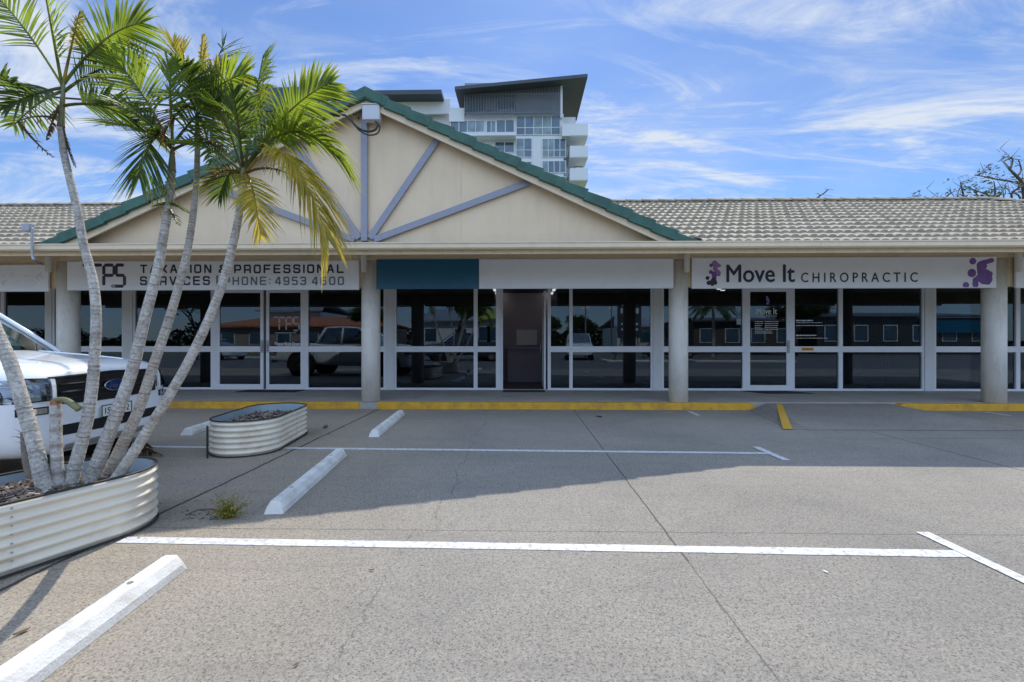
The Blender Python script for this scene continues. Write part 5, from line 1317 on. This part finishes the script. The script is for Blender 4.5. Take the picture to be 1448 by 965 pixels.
# ------------------------------------------------------------ world behind the camera (seen in the glass)
make_ute((-6.5, -8.5, -.004), R(160), 'charcoal ute parked across the road, mirrored in the shop glass', 'darkcar', False)
make_ute((3.9, -9.0, -.004), R(95), 'white ute facing the shops across the road, mirrored beside the open door', 'carwhite', False)
def sedan(loc, rz, label, paint):
    t = thing('parked_car', label, 'car', loc, rz, 'cars parked across the road')
    def sec(w, zb, zs, zt, wt): return [(0, zb), (w*.9, zb), (w, zb+.15), (w, zs-.1), (w*.96, zs), (wt, zt), (wt*.5, zt+.01), (0, zt+.015)]
    loft_body([(0, sec(.6, .3, .6, .66, .5)), (-.08, sec(.78, .22, .66, .72, .66)), (-.5, sec(.87, .2, .76, .84, .72)), (-1.2, sec(.88, .2, .86, .93, .74)), (-1.3, sec(.88, .2, .88, .95, .74)), (-3.6, sec(.88, .2, .92, .98, .74)), (-4.2, sec(.84, .25, .9, .96, .70)), (-4.3, sec(.76, .35, .8, .86, .6))], paint, 'body', t)
    loft_body([(-1.15, [(0, .9), (.72, .9), (.7, .92), (0, .94)]), (-1.95, [(0, .9), (.76, .9), (.6, 1.38), (0, 1.42)]), (-3.1, [(0, .9), (.77, .9), (.6, 1.38), (0, 1.42)]), (-4.0, [(0, .9), (.7, .9), (.62, .97), (0, 1.0)])], 'carglass', 'cabin_glass', t, 1)
    mb = MB(); mb.box(-3.0, -2.0, -.58, .58, 1.39, 1.425); mb.build('roof', paint, t, bevel=.015)
    for x in (-.85, -3.45):
        for sg in (-1, 1): wheel(t, x, sg*.80, .31)
    for sg in (-1, 1):
        MB().box(-.14, -.02, sg*.45, sg*.74, .6, .7).build('headlight', 'lamp', t, bevel=.02); MB().box(-4.32, -4.22, sg*.45, sg*.72, .7, .82).build('tail_light', 'redcar', t, bevel=.02)
    return t
sedan((-2.9, -8.2, -.004), R(172), 'dark hatchback mirrored in the glass left of the open door', 'darkcar')
sedan((13.8, -14.5, -.004), R(5), 'red car mirrored in the glass near the third column', 'redcar')
sedan((-19.5, -9.5, -.004), R(20), 'white car mirrored in the far left windows', 'carwhite')
# traffic islands
for x0, x1, y0, y1 in ((5.2, 9.6, -8.4, -6.2), (10.5, 16.5, -7.5, -6.0), (-22, -12, -14, -12)):
    struct(MB().box(x0, x1, y0, y1, -.01, .14).build('road_kerb', 'stop', bevel=.04)); struct(MB().box(x0+.18, x1-.18, y0+.18, y1-.18, .1, .17).build('verge', 'grass', bevel=.03))
def shop(x0, x1, y, h_, wm, rm, label, roofrise=1.5, dep=10, name='shop_opposite'):
    t = thing(name, label, 'building', ((x0+x1)/2, y, 0), 0); w = (x1-x0)/2
    MB().box(-w, w, -dep, 0, 0, h_).build('wall', wm, t)
    mb = MB(); mb.prism([Vector((-w-.5, .6, h_)), Vector((w+.5, .6, h_)), Vector((w*.7, -dep/2, h_+roofrise)), Vector((-w*.7, -dep/2, h_+roofrise))], (0, -.02, .16)); mb.prism([Vector((-w-.5, -dep-.5, h_)), Vector((w+.5, -dep-.5, h_)), Vector((w*.7, -dep/2, h_+roofrise)), Vector((-w*.7, -dep/2, h_+roofrise))], (0, .02, .15)); mb.build('roof', rm, t)
    n = max(2, int(2*w/2.5))
    for i in range(n):
        x = -w+2*w*(i+.5)/n
        f = MB().box(x-.7, x+.7, .0, .05, h_*.35, h_*.8).build('window', 'alu', t); MB().box(x-.62, x+.62, .05, .06, h_*.37, h_*.78).build('pane', 'towerglass', f)
    return t
shop(-31, -14, -24, 2.7, 'brick', 'orange', 'long low building with an orange roof mirrored in the left shopfront', 1.1)
shop(-33, -25.5, -36, 5.0, 'vinylwhite', 'towerg', 'tall white house behind the orange roof, mirrored in the sliding doors', 1.6)
shop(-11.5, -5, -28, 3.4, 'post', 'towerg', 'grey roofed building mirrored behind the palms')
shop(-4.5, -2.6, -28, 3.6, 'post', 'lime', 'small lime green roofed building mirrored beside the open door', 1.4)
shop(17, 27, -24, 3.2, 'bark', 'towerdk', 'dark building opposite mirrored in the right shopfront', .5)
bs = shop(29, 46, -24, 3.6, 'darkcar', 'towerdk', 'long dark shop with a blue band and orange end mirrored at the far right', .6)
MB().box(1.5, 8.0, .35, .42, 2.1, 3.3).build('blue_band', 'signblue', bs); MB().box(-6.5, -5.2, .35, .42, 2.3, 3.1).build('orange_panel', 'orange', bs)
shop(11.5, 16, -34, 3.0, 'post', 'galv', 'pale low building mirrored behind the palm tree')
for i, (x, y, hh, cr, lab) in enumerate(((5.6, -27, 3.9, 1.2, 'round leafy tree mirrored between the poles right of the open door'), (3.4, -33, 4.4, 1.4, 'broad tree mirrored behind the white ute'), (-6.0, -20, 5.5, 1.0, 'open branched tree mirrored behind the palm reflection'), (-28, -17, 6, 1.1, 'dense tree mirrored in the far left windows'), (-14, -21, 4.6, 1, 'dark bushy tree mirrored beside the white house'), (24, -19, 5, 1.1, 'broad dark tree mirrored right of the chiropractor door'))):
    clump_tree((x, y, 0), hh, cr, lab, 20+i, leaves=4500, leaf=.13)
for i, (x, y) in enumerate(((5.9, -7.2), (6.8, -7.0), (7.7, -7.4), (8.8, -7.2), (12, -6.8), (14, -6.7))):
    clump_tree((x, y, .16), .55, 1.2, ('round green island shrub, %s in the glass reflection' % ('first', 'second', 'third', 'last', 'nearer left', 'nearer right')[i]), 50+i, leaves=500, leaf=.05, name='shrub', cat='shrub', tr=.03, group='shrubs on the traffic islands')
mb = MB(); rnd = random.Random(31)
for i in range(26000):
    x = rnd.uniform(-80, 80); hh = 2.2+1.2*math.sin(x*.23)+.9*math.sin(x*.61+2)+.6*math.sin(x*1.7)
    c = Vector((x, -50+rnd.uniform(-2, 2), rnd.uniform(0, max(1.2, hh)))); s_ = rnd.uniform(.14, .4)
    d1 = Vector((rnd.uniform(-1, 1), rnd.uniform(-.4, .4), rnd.uniform(-.6, .8))).normalized()*s_; d2 = d1.orthogonal().normalized()*s_*.6
    mb.bm.faces.new([mb.bm.verts.new(c+e_) for e_ in (-d1, d2, d1, -d2)])
tl = mb.build('distant_trees', 'leafdk'); tag(tl, 'dark mass of distant trees far across the road, mirrored in the glass', 'trees', kind='stuff')
py_ = thing('pylon_sign', 'dark shop pylon sign with white bars mirrored right of the open door', 'sign', (10.2, -22, 0))
MB().box(-1.1, 1.1, -.15, .15, 1.6, 4.6).build('panel', 'towerdk', py_); mb = MB(); mb.box(-.85, .85, .152, .16, 3.9, 4.4); mb.box(-.5, .5, .152, .16, 3.4, 3.65); mb.box(-.8, .8, .152, .16, 2.8, 3.0); mb.box(-.8, .8, .152, .16, 2.3, 2.5); mb.build('white_bar', 'vinylwhite', py_)
for x in (-.8, .8): MB().cyl((x, 0, 0), .08, 1.6, 12).build('post', 'galv', py_)
for x, y, hh, lab in ((4.9, -13.5, 5.2, 'tall slim street light pole mirrored right of the open door'), (8.9, -24, 6.2, 'slim pole mirrored above the pylon sign'), (13.5, -6.6, 3.2, 'steel sign post mirrored under the Move It sign')):
    t = thing('street_pole', lab, 'pole', (x, y, 0), 0, 'poles across the road'); MB().cyl((0, 0, 0), .06, hh, 12).build('post', 'galv', t); MB().box(-.3, .3, -.03, .03, hh*.72, hh*.84).build('plate', 'vinylwhite', t)
# palm across the road
pt = thing('palm_tree', 'dark palm mirrored in the window beside the third column', 'palm', (15.6, -16, 0)); mb = MB(); mb.tube([Vector((0, 0, 0)), Vector((.1, 0, 2)), Vector((0, 0, 4))], [.16, .13, .11], 10); mb.build('trunk', 'trunk', pt)
for k in range(14):
    a = k*2.4; r = 1.9; frond(Vector((0, 0, 4)), Vector((math.cos(a)*r, math.sin(a)*r, 4+random.uniform(-1, .9))), .7, 0, .7, 'd', pt, n=26, wid=.03, seed=k, droop=.6)

# ------------------------------------------------------------ camera, light, sky
cam = bpy.data.cameras.new('camera'); co = bpy.data.objects.new('camera', cam); C.objects.link(co)
cam.sensor_width = 36; cam.lens = 36*F/1448; cam.clip_end = 2000; cam.clip_start = .05
co.location = (0, 0, CAMZ); co.rotation_euler = (R(90), 0, TH); bpy.context.scene.camera = co
sd = Vector((.09, .83, 1)).normalized()
sl = bpy.data.lights.new('sun', 'SUN'); sl.energy = 2.15; sl.angle = R(.53); sl.color = (1, .94, .84)
so = bpy.data.objects.new('sun', sl); C.objects.link(so); so.rotation_euler = sd.to_track_quat('Z', 'Y').to_euler(); so.location = (0, 20, 30)
w = bpy.data.worlds.new('World'); bpy.context.scene.world = w; w.use_nodes = True; nt = w.node_tree; nt.nodes.clear(); L = nt.links
out = N(nt, 'ShaderNodeOutputWorld'); bg = N(nt, 'ShaderNodeBackground', Strength=.15)
sky = N(nt, 'ShaderNodeTexSky', sky_type='NISHITA'); sky.sun_disc = False; sky.sun_elevation = math.asin(sd.z); sky.sun_rotation = math.atan2(sd.x, sd.y)
sky.air_density = 1.0; sky.dust_density = .2; sky.ozone_density = 3.0; sky.altitude = 0
tc = N(nt, 'ShaderNodeTexCoord'); sp_ = N(nt, 'ShaderNodeSeparateXYZ'); L.new(tc.outputs['Generated'], sp_.inputs[0])
zc = N(nt, 'ShaderNodeMath', operation='MAXIMUM'); L.new(sp_.outputs[2], zc.inputs[0]); zc.inputs[1].default_value = .04
za = N(nt, 'ShaderNodeMath', operation='ADD'); L.new(zc.outputs[0], za.inputs[0]); za.inputs[1].default_value = .12
dx = N(nt, 'ShaderNodeMath', operation='DIVIDE'); L.new(sp_.outputs[0], dx.inputs[0]); L.new(za.outputs[0], dx.inputs[1])
dy = N(nt, 'ShaderNodeMath', operation='DIVIDE'); L.new(sp_.outputs[1], dy.inputs[0]); L.new(za.outputs[0], dy.inputs[1])
cb_ = N(nt, 'ShaderNodeCombineXYZ'); L.new(dx.outputs[0], cb_.inputs[0]); L.new(dy.outputs[0], cb_.inputs[1])
def cloud(scale, rot, stretch, lo, hi, amt, detail=9.0, dist=1.2, off=(0, 0, 0), rough=.6):
    mp = N(nt, 'ShaderNodeMapping'); L.new(cb_.outputs[0], mp.inputs[0]); mp.inputs['Rotation'].default_value = (0, 0, R(rot)); mp.inputs['Scale'].default_value = (stretch, 1, 1); mp.inputs['Location'].default_value = off
    n_ = N(nt, 'ShaderNodeTexNoise', Scale=scale, Detail=detail, Roughness=rough, Distortion=dist); L.new(mp.outputs[0], n_.inputs[0])
    mr = N(nt, 'ShaderNodeMapRange', interpolation_type='SMOOTHSTEP'); L.new(n_.outputs[0], mr.inputs[0]); mr.inputs['From Min'].default_value = lo; mr.inputs['From Max'].default_value = hi; mr.inputs['To Max'].default_value = amt
    return mr.outputs[0]
c1 = cloud(1.7, 25, .40, .45, .70, .95, off=(3.1, 1.7, 0), dist=1.6, rough=.66); c2 = cloud(.7, 10, .6, .38, .80, .5, dist=.5, off=(1.3, 4.4, 0)); c3 = cloud(3.4, -15, .25, .50, .78, .6, dist=2.4, off=(.3, 2.0, 0), rough=.68)
def sadd(a, b_):
    m_ = N(nt, 'ShaderNodeMath', operation='ADD', use_clamp=True); L.new(a, m_.inputs[0]); L.new(b_, m_.inputs[1]); return m_.outputs[0]
cl = sadd(sadd(c1, c2), c3)
mx = N(nt, 'ShaderNodeMix', data_type='RGBA'); L.new(cl, mx.inputs['Factor'])
gm = N(nt, 'ShaderNodeMix', data_type='RGBA', blend_type='MULTIPLY'); gm.inputs['Factor'].default_value = 1; L.new(sky.outputs[0], gm.inputs['A']); gm.inputs['B'].default_value = (.29, .355, .45, 1)
L.new(gm.outputs['Result'], mx.inputs['A']); mx.inputs['B'].default_value = (2.2, 2.45, 2.85, 1)
# unseen bright cloud added behind the camera as fill for the shaded facade
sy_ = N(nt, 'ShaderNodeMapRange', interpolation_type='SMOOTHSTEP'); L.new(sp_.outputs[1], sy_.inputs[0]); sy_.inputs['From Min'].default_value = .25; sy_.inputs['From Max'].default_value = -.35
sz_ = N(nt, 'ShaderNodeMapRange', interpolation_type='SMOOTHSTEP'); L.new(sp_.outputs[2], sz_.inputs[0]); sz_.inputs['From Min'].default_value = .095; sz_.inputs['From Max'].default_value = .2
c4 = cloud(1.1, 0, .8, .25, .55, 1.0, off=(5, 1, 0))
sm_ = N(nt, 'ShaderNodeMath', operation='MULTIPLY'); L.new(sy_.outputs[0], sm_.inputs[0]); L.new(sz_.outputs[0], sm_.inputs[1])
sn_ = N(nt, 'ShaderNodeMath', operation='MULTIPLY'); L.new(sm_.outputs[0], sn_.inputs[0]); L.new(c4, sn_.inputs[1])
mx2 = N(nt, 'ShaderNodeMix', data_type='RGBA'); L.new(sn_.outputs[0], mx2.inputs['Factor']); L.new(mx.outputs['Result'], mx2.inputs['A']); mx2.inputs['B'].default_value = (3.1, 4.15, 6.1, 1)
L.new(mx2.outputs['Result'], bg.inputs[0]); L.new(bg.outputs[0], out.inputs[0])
vs_ = bpy.context.scene.view_settings; vs_.view_transform = 'Standard'; vs_.look = 'None'; vs_.exposure = 1.1; vs_.gamma = 1; vs_.use_curve_mapping = False
sc = bpy.context.scene; sc.cycles.max_bounces = 8; sc.cycles.transparent_max_bounces = 12; sc.cycles.use_denoising = True
